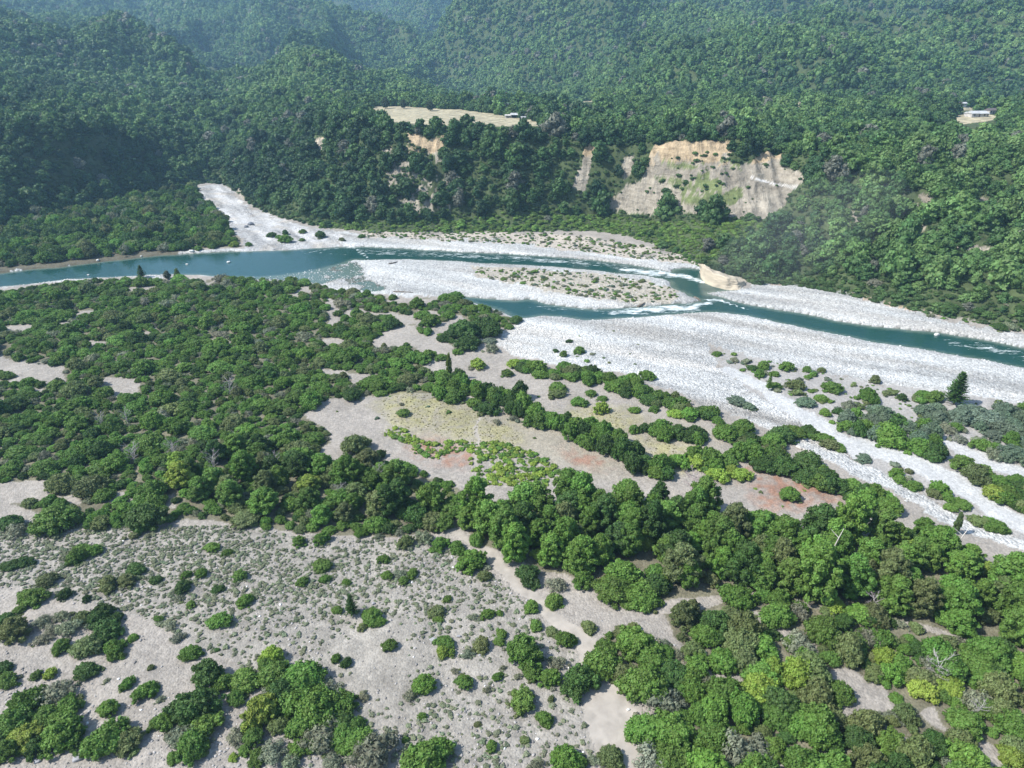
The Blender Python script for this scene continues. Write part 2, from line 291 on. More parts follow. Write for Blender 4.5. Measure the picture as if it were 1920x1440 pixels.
sk1 = streak(XX, YY)[..., None]; warm = np.clip(streak(XX + 400, YY + 90)[..., None] * 2.2, -.1, .6)
colr[mg] = ((np.array((.40, .40, .385)) * (1 - warm * .25) + np.array((.05, .025, 0)) * warm) * (1 + sk1 * 1.0 + n2_ * .3))[mg]
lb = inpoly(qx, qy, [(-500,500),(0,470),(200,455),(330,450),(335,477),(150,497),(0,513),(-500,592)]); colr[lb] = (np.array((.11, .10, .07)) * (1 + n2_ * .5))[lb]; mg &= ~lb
wet = mg & (ZZ < WLEV + .12); colr[wet] = (.10, .11, .09)
mt = np.zeros(XX.shape, bool)
for L in TRACK: mt |= instrip(qx, qy, L)
mt &= ~wet
colr[mt & ~mg] = (np.array((.345, .312, .27)) * (1 + n2_ * .2 + n1 * .15))[mt & ~mg]
isl = inpoly(qx, qy, SPARSE[2][0]); colr[isl] = (np.array((.37, .335, .275)) * (1 + n1 * .2 + n2_ * .3))[isl]
nb = inpoly(qx, qy, SPARSE[3][0]) & (n1[..., 0] > -.12); colr[nb] = (np.array((.40, .355, .30)) * (1 + n1 * .2 + n2_ * .3))[nb]
pk = instrip(qx, qy, [(1450,528,6),(1560,540,8),(1660,566,12),(1740,578,14),(1830,592,12),(1920,608,10)]); colr[pk] = (np.array((.40, .31, .235)) * (1 + n1 * .2 + n2_ * .2))[pk]
hm = ~plainm
colr[hm] = (np.array((.055, .075, .03)) * (1 + n1 * .4 + n2_ * .4))[hm]
hx = ppx + fbm(XX, YY, 9, 3) * 16; hy = ppy + fbm(XX + 99, YY, 9, 3) * 16
br = (inany(BARE, hx, hy) | (inpoly(hx, hy, [(715,270),(835,285),(845,400),(770,405),(725,340)]) & (n1[..., 0] + n2_[..., 0] > .02)) | (inpoly(hx, hy, [(1600,330),(1900,340),(1900,470),(1700,470),(1590,420)]) & (n1[..., 0] > .15))) & hm
rockn = fbm(XX, ZZ * 3 + YY * .3, 14, 4)[..., None]
colr[br] = (np.array((.315, .28, .225)) * (1 + rockn * .8 + n2_ * .35))[br]
och = br & (ZZ > 40 + rockn[..., 0] * 14) & (ppx < 1480); colr[och] = (np.array((.44, .34, .22)) * (1 + rockn * .5))[och]
gs = inpoly(hx + n1[..., 0] * 80, hy + n1[..., 0] * 40, GREENSLOPE) & (rockn[..., 0] + n2_[..., 0] * .6 > .05) & br & ~och; colr[gs] = (np.array((.16, .19, .08)) * (1 + n1 * .6))[gs]
lg = instrip(ppx, ppy, [(1408,332,2.2),(1440,342,2.6),(1470,348,2.4),(1492,351,2)]) & hm & (YY < 460); colr[lg] = (.62, .60, .57)
wsh = inpoly(qx, qy, [(360,340),(470,350),(640,440),(640,462),(440,472),(360,400)]) & mg
led = fbm((XX * .56 - YY * .83) * .18, XX * .83 + YY * .56, 5, 4)[..., None]
colr[wsh] = ((np.array((.40, .395, .385)) + np.array((.02, -.01, -.05)) * np.clip(n1 * 3, 0, 1)) * (1 + led * 1.7 + n2_ * .5))[wsh]
fd = inany(FIELD, ppx + n2_[..., 0] * 6, ppy + n2_[..., 0] * 3) & hm & (YY < YS[3] * 1.3)
colr[fd] = (np.array((.34, .30, .20)) * (1 + n1 * .3 + n2_ * .3))[fd]
scr = (YY > 3000) & (np.abs(ppx - 893 + (ppy - 20) * .9 + n1[..., 0] * 30) < 12) & (ppx > 850); colr[scr] = (.40, .36, .31)
cls[mg] = 1; cls[mt & ~mg] = 2; cls[hm] = 3; cls[br] = 4

def grid_object(name, mask, mat):
    idx = np.arange(NR * NC).reshape(NR, NC)
    q = np.stack([idx[:-1, :-1], idx[:-1, 1:], idx[1:, 1:], idx[1:, :-1]], -1)
    f = q[mask[:-1, :-1]]
    used, inv = np.unique(f.ravel(), return_inverse=True)
    me = bpy.data.meshes.new(name)
    me.vertices.add(len(used))
    V = np.stack([XX.ravel()[used], YY.ravel()[used], ZZ.ravel()[used]], 1)
    me.vertices.foreach_set('co', V.ravel().astype(np.float32))
    me.loops.add(f.size); me.loops.foreach_set('vertex_index', inv.ravel().astype(np.int32))
    me.polygons.add(len(f)); me.polygons.foreach_set('loop_start', (np.arange(len(f)) * 4).astype(np.int32))
    me.update(calc_edges=True)
    me.polygons.foreach_set('use_smooth', np.ones(len(f), bool))
    a = me.attributes.new('tone', 'FLOAT_VECTOR', 'POINT')
    a.data.foreach_set('vector', np.clip(colr.reshape(-1, 3)[used], .01, .9).ravel().astype(np.float32))
    me.materials.append(mat)
    o = bpy.data.objects.new(name, me); COL.objects.link(o); o['kind'] = 'structure'
    return o

# ------------------------------------------------------------------ materials
def mat(name):
    m = bpy.data.materials.new(name); m.use_nodes = True
    n = m.node_tree.nodes; l = m.node_tree.links; p = n['Principled BSDF']
    return m, n, l, p
def nnode(n, t, **k):
    x = n.new(t)
    for a, b in k.items():
        if a.startswith('i_'): x.inputs[a[2:]].default_value = b
        else: setattr(x, a, b)
    return x
def ground_mat(name, cell, contrast, bump, bscale=1.0, rough=.95):
    m, n, l, p = mat(name)
    at = nnode(n, 'ShaderNodeAttribute', attribute_name='tone')
    tc = nnode(n, 'ShaderNodeNewGeometry')
    vo = nnode(n, 'ShaderNodeTexVoronoi'); vo.inputs['Scale'].default_value = cell
    no = nnode(n, 'ShaderNodeTexNoise'); no.inputs['Scale'].default_value = cell * .35; no.inputs['Detail'].default_value = 6
    l.new(tc.outputs['Position'], vo.inputs['Vector']); l.new(tc.outputs['Position'], no.inputs['Vector'])
    sep = nnode(n, 'ShaderNodeSeparateColor'); l.new(vo.outputs['Color'], sep.inputs[0])
    mr = nnode(n, 'ShaderNodeMapRange'); mr.inputs['To Min'].default_value = 1 - contrast; mr.inputs['To Max'].default_value = 1 + contrast * .6
    l.new(sep.outputs[0], mr.inputs[0])
    mr2 = nnode(n, 'ShaderNodeMapRange'); mr2.inputs['From Min'].default_value = .25; mr2.inputs['From Max'].default_value = .75
    mr2.inputs['To Min'].default_value = .82; mr2.inputs['To Max'].default_value = 1.15; l.new(no.outputs[0], mr2.inputs[0])
    mu = nnode(n, 'ShaderNodeMath', operation='MULTIPLY'); l.new(mr.outputs[0], mu.inputs[0]); l.new(mr2.outputs[0], mu.inputs[1])
    vm = nnode(n, 'ShaderNodeVectorMath', operation='SCALE'); l.new(at.outputs['Vector'], vm.inputs[0]); l.new(mu.outputs[0], vm.inputs['Scale'])
    l.new(vm.outputs[0], p.inputs['Base Color']); p.inputs['Roughness'].default_value = rough
    p.inputs['Specular IOR Level'].default_value = .25
    bu = nnode(n, 'ShaderNodeBump'); bu.inputs['Strength'].default_value = bump; bu.inputs['Distance'].default_value = bscale
    inv = nnode(n, 'ShaderNodeMath', operation='MULTIPLY_ADD'); inv.inputs[1].default_value = -1; l.new(vo.outputs['Distance'], inv.inputs[0]); l.new(no.outputs[0], inv.inputs[2])
    l.new(inv.outputs[0], bu.inputs['Height']); l.new(bu.outputs[0], p.inputs['Normal'])
    return m
M_ground = ground_mat('sandy ground', 2.6, .17, .5, .2)
M_gravel = ground_mat('pale cobbles', 1.6, .30, .9, .35)
M_track = ground_mat('packed sand', 1.2, .05, .3, .06)
M_hill = ground_mat('forest floor', .3, .3, .5, .6)
def rock_mat():
    m, n, l, p = mat('eroded rock face')
    at = nnode(n, 'ShaderNodeAttribute', attribute_name='tone'); g = nnode(n, 'ShaderNodeNewGeometry')
    hs = []
    for sc, sca in (((1, .35, .22), .55), ((.25, .2, 1.0), .5), ((1, 1, .7), .16)):
        mp = nnode(n, 'ShaderNodeMapping'); mp.inputs['Scale'].default_value = sc; l.new(g.outputs['Position'], mp.inputs[0])
        no = nnode(n, 'ShaderNodeTexNoise'); no.inputs['Scale'].default_value = sca; no.inputs['Detail'].default_value = 8; no.inputs['Roughness'].default_value = .68; l.new(mp.outputs[0], no.inputs[0]); hs.append(no)
    a = nnode(n, 'ShaderNodeMath', operation='ADD'); l.new(hs[0].outputs[0], a.inputs[0]); l.new(hs[1].outputs[0], a.inputs[1])
    b = nnode(n, 'ShaderNodeMath', operation='ADD'); l.new(a.outputs[0], b.inputs[0]); l.new(hs[2].outputs[0], b.inputs[1])
    mr = nnode(n, 'ShaderNodeMapRange'); mr.inputs['From Min'].default_value = 1.15; mr.inputs['From Max'].default_value = 1.85; mr.inputs['To Min'].default_value = .5; mr.inputs['To Max'].default_value = 1.35; l.new(b.outputs[0], mr.inputs[0])
    vm = nnode(n, 'ShaderNodeVectorMath', operation='SCALE'); l.new(at.outputs['Vector'], vm.inputs[0]); l.new(mr.outputs[0], vm.inputs['Scale']); l.new(vm.outputs[0], p.inputs['Base Color'])
    bu = nnode(n, 'ShaderNodeBump'); bu.inputs['Strength'].default_value = 1; bu.inputs['Distance'].default_value = 1.6; l.new(b.outputs[0], bu.inputs['Height']); l.new(bu.outputs[0], p.inputs['Normal'])
    p.inputs['Roughness'].default_value = .95; p.inputs['Specular IOR Level'].default_value = .1
    return m
M_rock = rock_mat()
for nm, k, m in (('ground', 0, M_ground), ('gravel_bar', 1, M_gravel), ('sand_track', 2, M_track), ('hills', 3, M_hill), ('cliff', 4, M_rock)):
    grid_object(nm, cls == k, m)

# water
def build_water():
    idx = np.arange(len(rx) * len(ry)).reshape(len(ry), len(rx))
    st_ = 3
    sub = idx[::st_, ::st_]; R = rm[::st_, ::st_]
    near = boxblur(boxblur(rm, 6), 6)[::st_, ::st_] + shb[::st_, ::st_] > .004
    q = np.stack([sub[:-1, :-1], sub[:-1, 1:], sub[1:, 1:], sub[1:, :-1]], -1)[near[:-1, :-1]]
    used, inv = np.unique(q.ravel(), return_inverse=True)
    X = RXX.ravel()[used]; Y = RYY.ravel()[used]
    me = bpy.data.meshes.new('river'); me.vertices.add(len(used))
    me.vertices.foreach_set('co', np.stack([X, Y, np.full_like(X, WLEV)], 1).ravel().astype(np.float32))
    me.loops.add(q.size); me.loops.foreach_set('vertex_index', inv.ravel().astype(np.int32))
    me.polygons.add(len(q)); me.polygons.foreach_set('loop_start', (np.arange(len(q)) * 4).astype(np.int32)); me.update(calc_edges=True)
    px, py, _ = project(X, Y, WLEV)
    foam = np.zeros_like(X)
    def add(line, v):
        for k in range(6):
            m = instrip(px, py, [(a, c, w * (1.25 - .17 * k)) for a, c, w in line], 3.0)
            foam[m] = np.maximum(foam[m], v - .16 + .04 * k)
    add([(690,473,24),(820,477,28),(1000,487,26),(1120,495,26),(1180,503,24)], .45)
    add([(1170,506,14),(1230,512,20),(1280,518,16),(1330,532,8),(1360,538,5)], .56)
    add([(1235,510,10),(1290,519,8),(1320,530,5)], .62)
    add([(1150,586,14),(1210,582,26),(1290,577,26),(1330,568,10)], .56)
    add([(1322,562,5),(1345,561,6),(1370,570,5),(1400,580,4),(1410,582,2)], .60)
    add([(1000,575,20),(1150,585,20)], .42)
    add([(1780,640,20),(1920,665,34),(2200,720,40)], .47)
    add([(560,477,1.5),(610,468,2),(665,463,2),(700,462,1.5)], .58); add([(665,464,4),(675,473,4),(690,484,4)], .57); add([(600,474,2),(650,478,2)], .55)
    a = me.attributes.new('foam', 'FLOAT', 'POINT'); a.data.foreach_set('value', foam.astype(np.float32))
    dp = me.attributes.new('shallow', 'FLOAT', 'POINT'); dp.data.foreach_set('value', (1 - smooth(.55, .98, rsample(RB * .5 + boxblur(rm, 5) * .5, X, Y))).astype(np.float32))
    # flow-aligned coordinate
    m, n, l, p = mat('river water')
    g = nnode(n, 'ShaderNodeNewGeometry')
    mp = nnode(n, 'ShaderNodeMapping'); mp.inputs['Rotation'].default_value = (0, 0, math.radians(20)); mp.inputs['Scale'].default_value = (.28, 1.0, 1)
    l.new(g.outputs['Position'], mp.inputs[0])
    no = nnode(n, 'ShaderNodeTexNoise'); no.inputs['Scale'].default_value = .75; no.inputs['Detail'].default_value = 6; no.inputs['Roughness'].default_value = .72
    l.new(mp.outputs[0], no.inputs[0])
    at = nnode(n, 'ShaderNodeAttribute', attribute_name='foam')
    ad = nnode(n, 'ShaderNodeMath', operation='ADD'); l.new(no.outputs[0], ad.inputs[0]); l.new(at.outputs['Fac'], ad.inputs[1])
    mr = nnode(n, 'ShaderNodeMapRange'); mr.inputs['From Min'].default_value = 1.0; mr.inputs['From Max'].default_value = 1.19
    l.new(ad.outputs[0], mr.inputs[0])
    mx = nnode(n, 'ShaderNodeMix', data_type='RGBA'); mx.inputs['A'].default_value = (.012, .066, .062, 1); mx.inputs['B'].default_value = (.75, .80, .80, 1)
    m0 = nnode(n, 'ShaderNodeMix', data_type='RGBA'); m0.inputs['A'].default_value = (.010, .050, .046, 1); m0.inputs['B'].default_value = (.085, .125, .10, 1)
    sa = nnode(n, 'ShaderNodeAttribute', attribute_name='shallow'); l.new(sa.outputs['Fac'], m0.inputs['Factor']); l.new(m0.outputs['Result'], mx.inputs['A'])
    l.new(mr.outputs[0], mx.inputs['Factor']); l.new(mx.outputs['Result'], p.inputs['Base Color'])
    rr = nnode(n, 'ShaderNodeMapRange'); rr.inputs['To Min'].default_value = .12; rr.inputs['To Max'].default_value = .8; l.new(mr.outputs[0], rr.inputs[0]); l.new(rr.outputs[0], p.inputs['Roughness'])
    p.inputs['IOR'].default_value = 1.33
    bu = nnode(n, 'ShaderNodeBump'); bu.inputs['Distance'].default_value = .25; bu.inputs['Strength'].default_value = .35
    sc = nnode(n, 'ShaderNodeTexNoise'); sc.inputs['Scale'].default_value = 1.2; sc.inputs['Detail'].default_value = 3; l.new(mp.outputs[0], sc.inputs[0])
    a2 = nnode(n, 'ShaderNodeMath', operation='MULTIPLY_ADD'); l.new(at.outputs['Fac'], a2.inputs[0]); l.new(no.outputs[0], a2.inputs[1]); l.new(sc.outputs[0], a2.inputs[2])
    l.new(a2.outputs[0], bu.inputs['Height']); l.new(bu.outputs[0], p.inputs['Normal'])
    me.materials.append(m)
    o = bpy.data.objects.new('river', me); COL.objects.link(o); o['kind'] = 'structure'
build_water()

def foliage_mat(name, trans=.3, vary=.42):
    m, n, l, p = mat(name)
    at = nnode(n, 'ShaderNodeAttribute', attribute_name='tint', attribute_type='INSTANCER')
    lr = nnode(n, 'ShaderNodeAttribute', attribute_name='leafrand')
    mr = nnode(n, 'ShaderNodeMapRange'); mr.inputs['To Min'].default_value = 1 - vary; mr.inputs['To Max'].default_value = 1 + vary
    l.new(lr.outputs['Fac'], mr.inputs[0])
    vm = nnode(n, 'ShaderNodeVectorMath', operation='SCALE'); l.new(at.outputs['Vector'], vm.inputs[0]); l.new(mr.outputs[0], vm.inputs['Scale'])
    hs = nnode(n, 'ShaderNodeHueSaturation'); l.new(vm.outputs[0], hs.inputs['Color'])
    hr = nnode(n, 'ShaderNodeMapRange'); hr.inputs['To Min'].default_value = .485; hr.inputs['To Max'].default_value = .515; l.new(lr.outputs['Fac'], hr.inputs[0]); l.new(hr.outputs[0], hs.inputs['Hue'])
    l.new(hs.outputs[0], p.inputs['Base Color']); p.inputs['Roughness'].default_value = .6; p.inputs['Specular IOR Level'].default_value = .25
    tr = nnode(n, 'ShaderNodeBsdfTranslucent'); l.new(hs.outputs[0], tr.inputs[0])
    mx = nnode(n, 'ShaderNodeMixShader'); mx.inputs[0].default_value = trans
    l.new(p.outputs[0], mx.inputs[1]); l.new(tr.outputs[0], mx.inputs[2]); l.new(mx.outputs[0], n['Material Output'].inputs[0])
    return m
M_leaf = foliage_mat('foliage')
M_twig = foliage_mat('bare twigs', .0, .2)
M_bark, n, l, p = mat('bark'); no = nnode(n, 'ShaderNodeTexNoise'); no.inputs['Scale'].default_value = 6
rp = nnode(n, 'ShaderNodeValToRGB'); rp.color_ramp.elements[0].color = (.10, .075, .055, 1); rp.color_ramp.elements[1].color = (.24, .20, .16, 1)
l.new(no.outputs[0], rp.inputs[0]); l.new(rp.outputs[0], p.inputs['Base Color']); p.inputs['Roughness'].default_value = .9
M_stone, n, l, p = mat('stone')
at = nnode(n, 'ShaderNodeAttribute', attribute_name='tint', attribute_type='INSTANCER'); l.new(at.outputs['Vector'], p.inputs['Base Color']); p.inputs['Roughness'].default_value = .9; p.inputs['Specular IOR Level'].default_value = .2

# ------------------------------------------------------------------ meshes
def mesh_from(name, V, F, material, rand=None):
    me = bpy.data.meshes.new(name); V = np.asarray(V, np.float32)
    if isinstance(F, np.ndarray):
        k = F.shape[1]; me.vertices.add(len(V)); me.vertices.foreach_set('co', V.ravel())
        me.loops.add(F.size); me.loops.foreach_set('vertex_index', F.ravel().astype(np.int32))
        me.polygons.add(len(F)); me.polygons.foreach_set('loop_start', (np.arange(len(F)) * k).astype(np.int32)); me.update(calc_edges=True)
    else:
        me.from_pydata([tuple(map(float, v)) for v in V], [], F); me.update()
    if rand is not None:
        a = me.attributes.new('leafrand', 'FLOAT', 'FACE'); a.data.foreach_set('value', np.asarray(rand, np.float32))
    me.materials.append(material)
    return me
def ico(sub):
    t = (1 + 5 ** .5) / 2
    V = [(-1,t,0),(1,t,0),(-1,-t,0),(1,-t,0),(0,-1,t),(0,1,t),(0,-1,-t),(0,1,-t),(t,0,-1),(t,0,1),(-t,0,-1),(-t,0,1)]
    F = [(0,11,5),(0,5,1),(0,1,7),(0,7,10),(0,10,11),(1,5,9),(5,11,4),(11,10,2),(10,7,6),(7,1,8),(3,9,4),(3,4,2),(3,2,6),(3,6,8),(3,8,9),(4,9,5),(2,4,11),(6,2,10),(8,6,7),(9,8,1)]
    V = [np.array(v, float) / np.linalg.norm(v) for v in V]
    for _ in range(sub):
        c = {}; G = []
        def mid(a, b):
            k = (min(a, b), max(a, b))
            if k not in c:
                m = V[a] + V[b]; V.append(m / np.linalg.norm(m)); c[k] = len(V) - 1
            return c[k]
        for a, b, d in F:
            x, y, z = mid(a, b), mid(b, d), mid(d, a); G += [(a, x, z), (b, y, x), (d, z, y), (x, y, z)]
        F = G
    return np.array(V), np.array(F)
ICO = {k: ico(k) for k in (0, 1, 2)}
def crown_mesh(name, lobes, nleaf, leaf, seed, hull=1, hullk=.86, aspect=.7, spread=.75, droop=0.0):
    """lobes: rows (x, y, z, rx, ry, rz): lumpy solid cores set all over with leaf-clump faces"""
    r = np.random.default_rng(seed); L = np.array(lobes, float)
    iv, jf = ICO[hull]; QV = []; QF = []; rnd = []; base = 0
    for row in L:
        v = iv * (1 + (r.random((len(iv), 1)) - .5) * .35) * row[3:] * hullk + row[:3]
        QV.append(v); QF.append(np.concatenate([jf, jf[:, 2:3]], 1) + base); base += len(v); rnd.append(r.random(len(jf)) * .6 + .1)
    area = L[:, 3] * L[:, 5] + L[:, 3] * L[:, 4]; cnt = r.multinomial(nleaf, area / area.sum())
    for row, c in zip(L, cnt):
        d = r.normal(size=(c * 2, 3)); d /= np.linalg.norm(d, axis=1)[:, None]; d = d[(d[:, 2] > -.55)][:c]
        pos = row[:3] + d * row[3:] * (.80 + .42 * r.random((len(d), 1)) ** 1.6)
        keep = np.ones(len(d), bool)
        for o in L:
            if o is row: continue
            keep &= (((pos - o[:3]) / (o[3:] * .8)) ** 2).sum(1) > 1
        d = d[keep]; pos = pos[keep]
        nrm = d + r.normal(size=d.shape) * spread * .55 + np.array((0, 0, .25)); nrm /= np.linalg.norm(nrm, axis=1)[:, None]
        t = np.cross(nrm, r.normal(size=d.shape)); t /= np.linalg.norm(t, axis=1)[:, None] + 1e-9; b = np.cross(nrm, t)
        s = leaf * (.55 + .9 * r.random((len(d), 1)))
        k = len(d)
        q = np.stack([pos - t * s - b * s * aspect * .6, pos + t * s * .8 - b * s * aspect, pos + t * s + b * s * aspect * .7, pos - t * s * .7 + b * s * aspect], 1)
        q += r.normal(size=q.shape) * leaf * .18
        QV.append(q.reshape(-1, 3)); QF.append(np.arange(k * 4).reshape(k, 4) + base); base += 4 * k
        lo = r.random() * .5; rnd.append(lo + r.random(k) * .5)
    V = np.concatenate(QV); F = np.concatenate(QF); R = np.concatenate(rnd)
    me = bpy.data.meshes.new(name)
    tri = F[:, 2] == F[:, 3]; T = F[tri][:, :3]; Q = F[~tri]
    me.vertices.add(len(V)); me.vertices.foreach_set('co', V.astype(np.float32).ravel())
    loops = np.concatenate([T.ravel(), Q.ravel()]); ls = np.concatenate([np.arange(len(T)) * 3, len(T) * 3 + np.arange(len(Q)) * 4])
    me.loops.add(len(loops)); me.loops.foreach_set('vertex_index', loops.astype(np.int32))
    me.polygons.add(len(ls)); me.polygons.foreach_set('loop_start', ls.astype(np.int32)); me.update(calc_edges=True)
    a = me.attributes.new('leafrand', 'FLOAT', 'FACE'); a.data.foreach_set('value', np.concatenate([R[tri], R[~tri]]).astype(np.float32))
    me.materials.append(M_leaf)
    return me
def dome_lobes(seed, n, h=1.0, r=.34, base=.2, squash=.8):
    """lobes over a dome of radius 1 and height h"""
    q = np.random.default_rng(seed); out = [(0, 0, h * .45, .62, .62, h * .42)]
    off = q.random(2) * .15
    st = q.random() * 6.28; ecc = .10 + .30 * q.random()
    for i in range(n):
        a = i * 2.39996 + q.random() * .6; f = (i + .5) / n; e = math.asin(1 - f * .98)
        k = 1 + (q.random() - .5) * .55 + ecc * math.cos(2 * (a - st)) + .12 * math.cos(3 * a + st)
        rr = r * (.5 + .95 * q.random() ** 1.3)
        x = math.cos(a) * math.cos(e) * (1 - rr) * k + off[0]; y = math.sin(a) * math.cos(e) * (1 - rr) * k + off[1]
        z = base + math.sin(e) * (h - base - rr * squash) * (.8 + .35 * q.random())
        out.append((x, y, max(z, rr * .6), rr, rr * (.8 + .4 * q.random()), rr * squash))
    return out
def tree_lobes(seed, n, h, r=.36, lo=.25):
    """lobes for an upright crown of radius 1 and height h, uneven all the way up"""
    q = np.random.default_rng(seed); out = []
    for z in np.linspace(lo + .3, h - .5, 5): out.append(((q.random() - .5) * .3, (q.random() - .5) * .3, z, .44, .44, .5))
    for i in range(n):
        f = (i + q.random()) / n; z = lo + f * (h - lo - .15)
        prof = math.sin(math.pi * (.14 + .80 * f) ** .85) ** .7
        a = i * 2.39996 + q.random() * .9; rr = r * (.65 + .65 * q.random()) * (1.1 - .35 * f)
        rad = max(prof * (.52 + .68 * q.random()) - rr * .4, 0)
        out.append((math.cos(a) * rad, math.sin(a) * rad, z, rr, rr, rr * .8))
    return out
def tube(path, radii, k=6):
    V = []; F = []; P = [Vector(p) for p in path]
    for i, pnt in enumerate(P):
        d = (P[min(i + 1, len(P) - 1)] - P[max(i - 1, 0)]).normalized()
        u = d.orthogonal().normalized(); w = d.cross(u)
        for j in range(k):
            a = 2 * math.pi * j / k; V.append(pnt + (u * math.cos(a) + w * math.sin(a)) * radii[i])
    for i in range(len(P) - 1):
        for j in range(k): F.append((i * k + j, i * k + (j + 1) % k, (i + 1) * k + (j + 1) % k, (i + 1) * k + j))
    F.append(tuple(range((len(P) - 1) * k, len(P) * k))); F.append(tuple(reversed(range(k))))
    return V, F
def join(parts):
    V = []; F = []
    for v, f in parts:
        b = len(V); V += list(v); F += [tuple(i + b for i in q) for q in f]
    return V, F
def limbs(seed, h, r0, n, spread, lo=.25, tw=0, m=None, name='trunk', rand=False):
    q = random.Random(seed); parts = []
    path = [(0, 0, -.05)]; x = y = 0
    for i in range(1, 6):
        x += q.uniform(-.05, .05); y += q.uniform(-.05, .05); path.append((x, y, h * i / 5))
    parts.append(tube(path, [r0 * (1 - .17 * i) for i in range(6)], 7))
    for i in range(n):
        a = i * 2.4 + q.random(); z0 = h * (lo + (1 - lo) * i / n * .95); L = spread * q.uniform(.6, 1.0)
        p0 = Vector((0, 0, z0)); p1 = p0 + Vector((math.cos(a) * L * .5, math.sin(a) * L * .5, L * .35)); p2 = p0 + Vector((math.cos(a + .2) * L, math.sin(a + .2) * L, L * q.uniform(.5, .9)))
        parts.append(tube([p0, p1, p2], [r0 * .45, r0 * .28, r0 * .08], 5))
        for j in range(tw):
            t = q.uniform(.25, 1); s0 = p0.lerp(p1, t * 2) if t < .5 else p1.lerp(p2, t * 2 - 1)
            d = Vector((q.gauss(0, 1) + math.cos(a), q.gauss(0, 1) + math.sin(a), abs(q.gauss(0, 1)) + .5)).normalized() * L * q.uniform(.25, .5)
            e = s0 + d; parts.append(tube([s0, s0 + d * .5 + Vector((0, 0, .02)), e], [r0 * .16, r0 * .11, r0 * .04], 3))
    V, F = join(parts); me = mesh_from(name, V, F, m or M_bark)
    if rand:
        a = me.attributes.new('leafrand', 'FLOAT', 'FACE'); a.data.foreach_set('value', np.random.default_rng(seed).random(len(me.polygons)).astype(np.float32))
    return me

# near crowns (unit radius); detail follows how large they show
DOME = [crown_mesh('shrub_foliage', dome_lobes(20 + i, 44 + 5 * i, h=1.0 + .14 * (i % 3), r=.20 + .05 * (i % 2)), 6000, .047, i, hullk=.78, spread=1.4) for i in range(8)]
TREE = [crown_mesh('tree_crown', tree_lobes(40 + i, 78, h=2.4 + .25 * (i % 3), r=.25), 8800, .053, 30 + i, hullk=.80, spread=1.3) for i in range(7)]
AIRY = [crown_mesh('airy_foliage', dome_lobes(60 + i, 20, h=.9, r=.25), 1500, .062, 60 + i, hull=0, hullk=.62, aspect=.4) for i in range(2)]
SMALL = [crown_mesh('small_foliage', dome_lobes(70 + i, 9, h=.9, r=.42), 380, .13, 70 + i) for i in range(3)]
FARD = [crown_mesh('far_shrub', dome_lobes(80 + i, 12, h=.95, r=.40), 800, .11, 80 + i, spread=1.2) for i in range(4)]
FART = [crown_mesh('far_tree', tree_lobes(90 + i, 16, h=2.1 + .2 * (i % 3), r=.5), 1000, .125, 90 + i, hullk=.8, spread=1.3) for i in range(5)]
VFAR = [crown_mesh('distant_tree', tree_lobes(100 + i, 7, h=1.9 + .2 * (i % 2), r=.6), 150, .26, 100 + i, hull=1) for i in range(4)]
def conifer_mesh(seed, tiers=15):
    q = random.Random(seed); V = []; F = []; R = []
    for i in range(tiers):
        f = i / tiers; z = .35 + f * 2.6; rad = (1 - f) ** .8 * .95 + .06; n = int(15 - 8 * f)
        for j in range(n):
            a = 2 * math.pi * j / n + q.random(); L = rad * q.uniform(.75, 1.1)
            for s in range(9):
                t = (s + 1) / 9; x = math.cos(a) * L * t; y = math.sin(a) * L * t; zz = z + t * L * .22 + q.uniform(-.03, .03)
                w = .10 * (1.25 - t)
                for e in range(2):
                    b = len(V); ax = a + q.uniform(-1, 1); c, s_ = math.cos(ax), math.sin(ax); up = q.uniform(-.05, .12)
                    V += [(x - s_ * w, y + c * w, zz), (x + c * .12, y + s_ * .12, zz + up), (x + s_ * w, y - c * w, zz + q.uniform(-.04, .06)), (x - c * .09, y - s_ * .09, zz - .02)]
                    F.append((b, b + 1, b + 2, b + 3)); R.append(q.random())
    return mesh_from('conifer_foliage', np.array(V), np.array(F), M_leaf, R)
CONI = [conifer_mesh(5), conifer_mesh(6)]
CONITRUNK = limbs(9, 2.95, .06, 0, 0, name='conifer_trunk')
TRUNK = [limbs(3 + i, 1.7, .07, 7, .75, name='tree_trunk') for i in range(2)]
STEM = [limbs(13 + i, .6, .05, 6, .55, lo=.05, name='shrub_stem') for i in range(2)]
DEAD = [limbs(23 + i, 1.7, .055, 12, .85, lo=.2, tw=14, m=M_twig, name='dead_branches', rand=True) for i in range(2)]
def stone_mesh(seed, sub=1):
    r = np.random.default_rng(seed); v, f = ICO[sub]; v = v * (1 + (r.random((len(v), 1)) - .5) * .45) * np.array((1, .75, .55))
    return mesh_from('stone', v, f, M_stone)
STONE = [stone_mesh(i, 1 if i < 2 else 0) for i in range(4)]

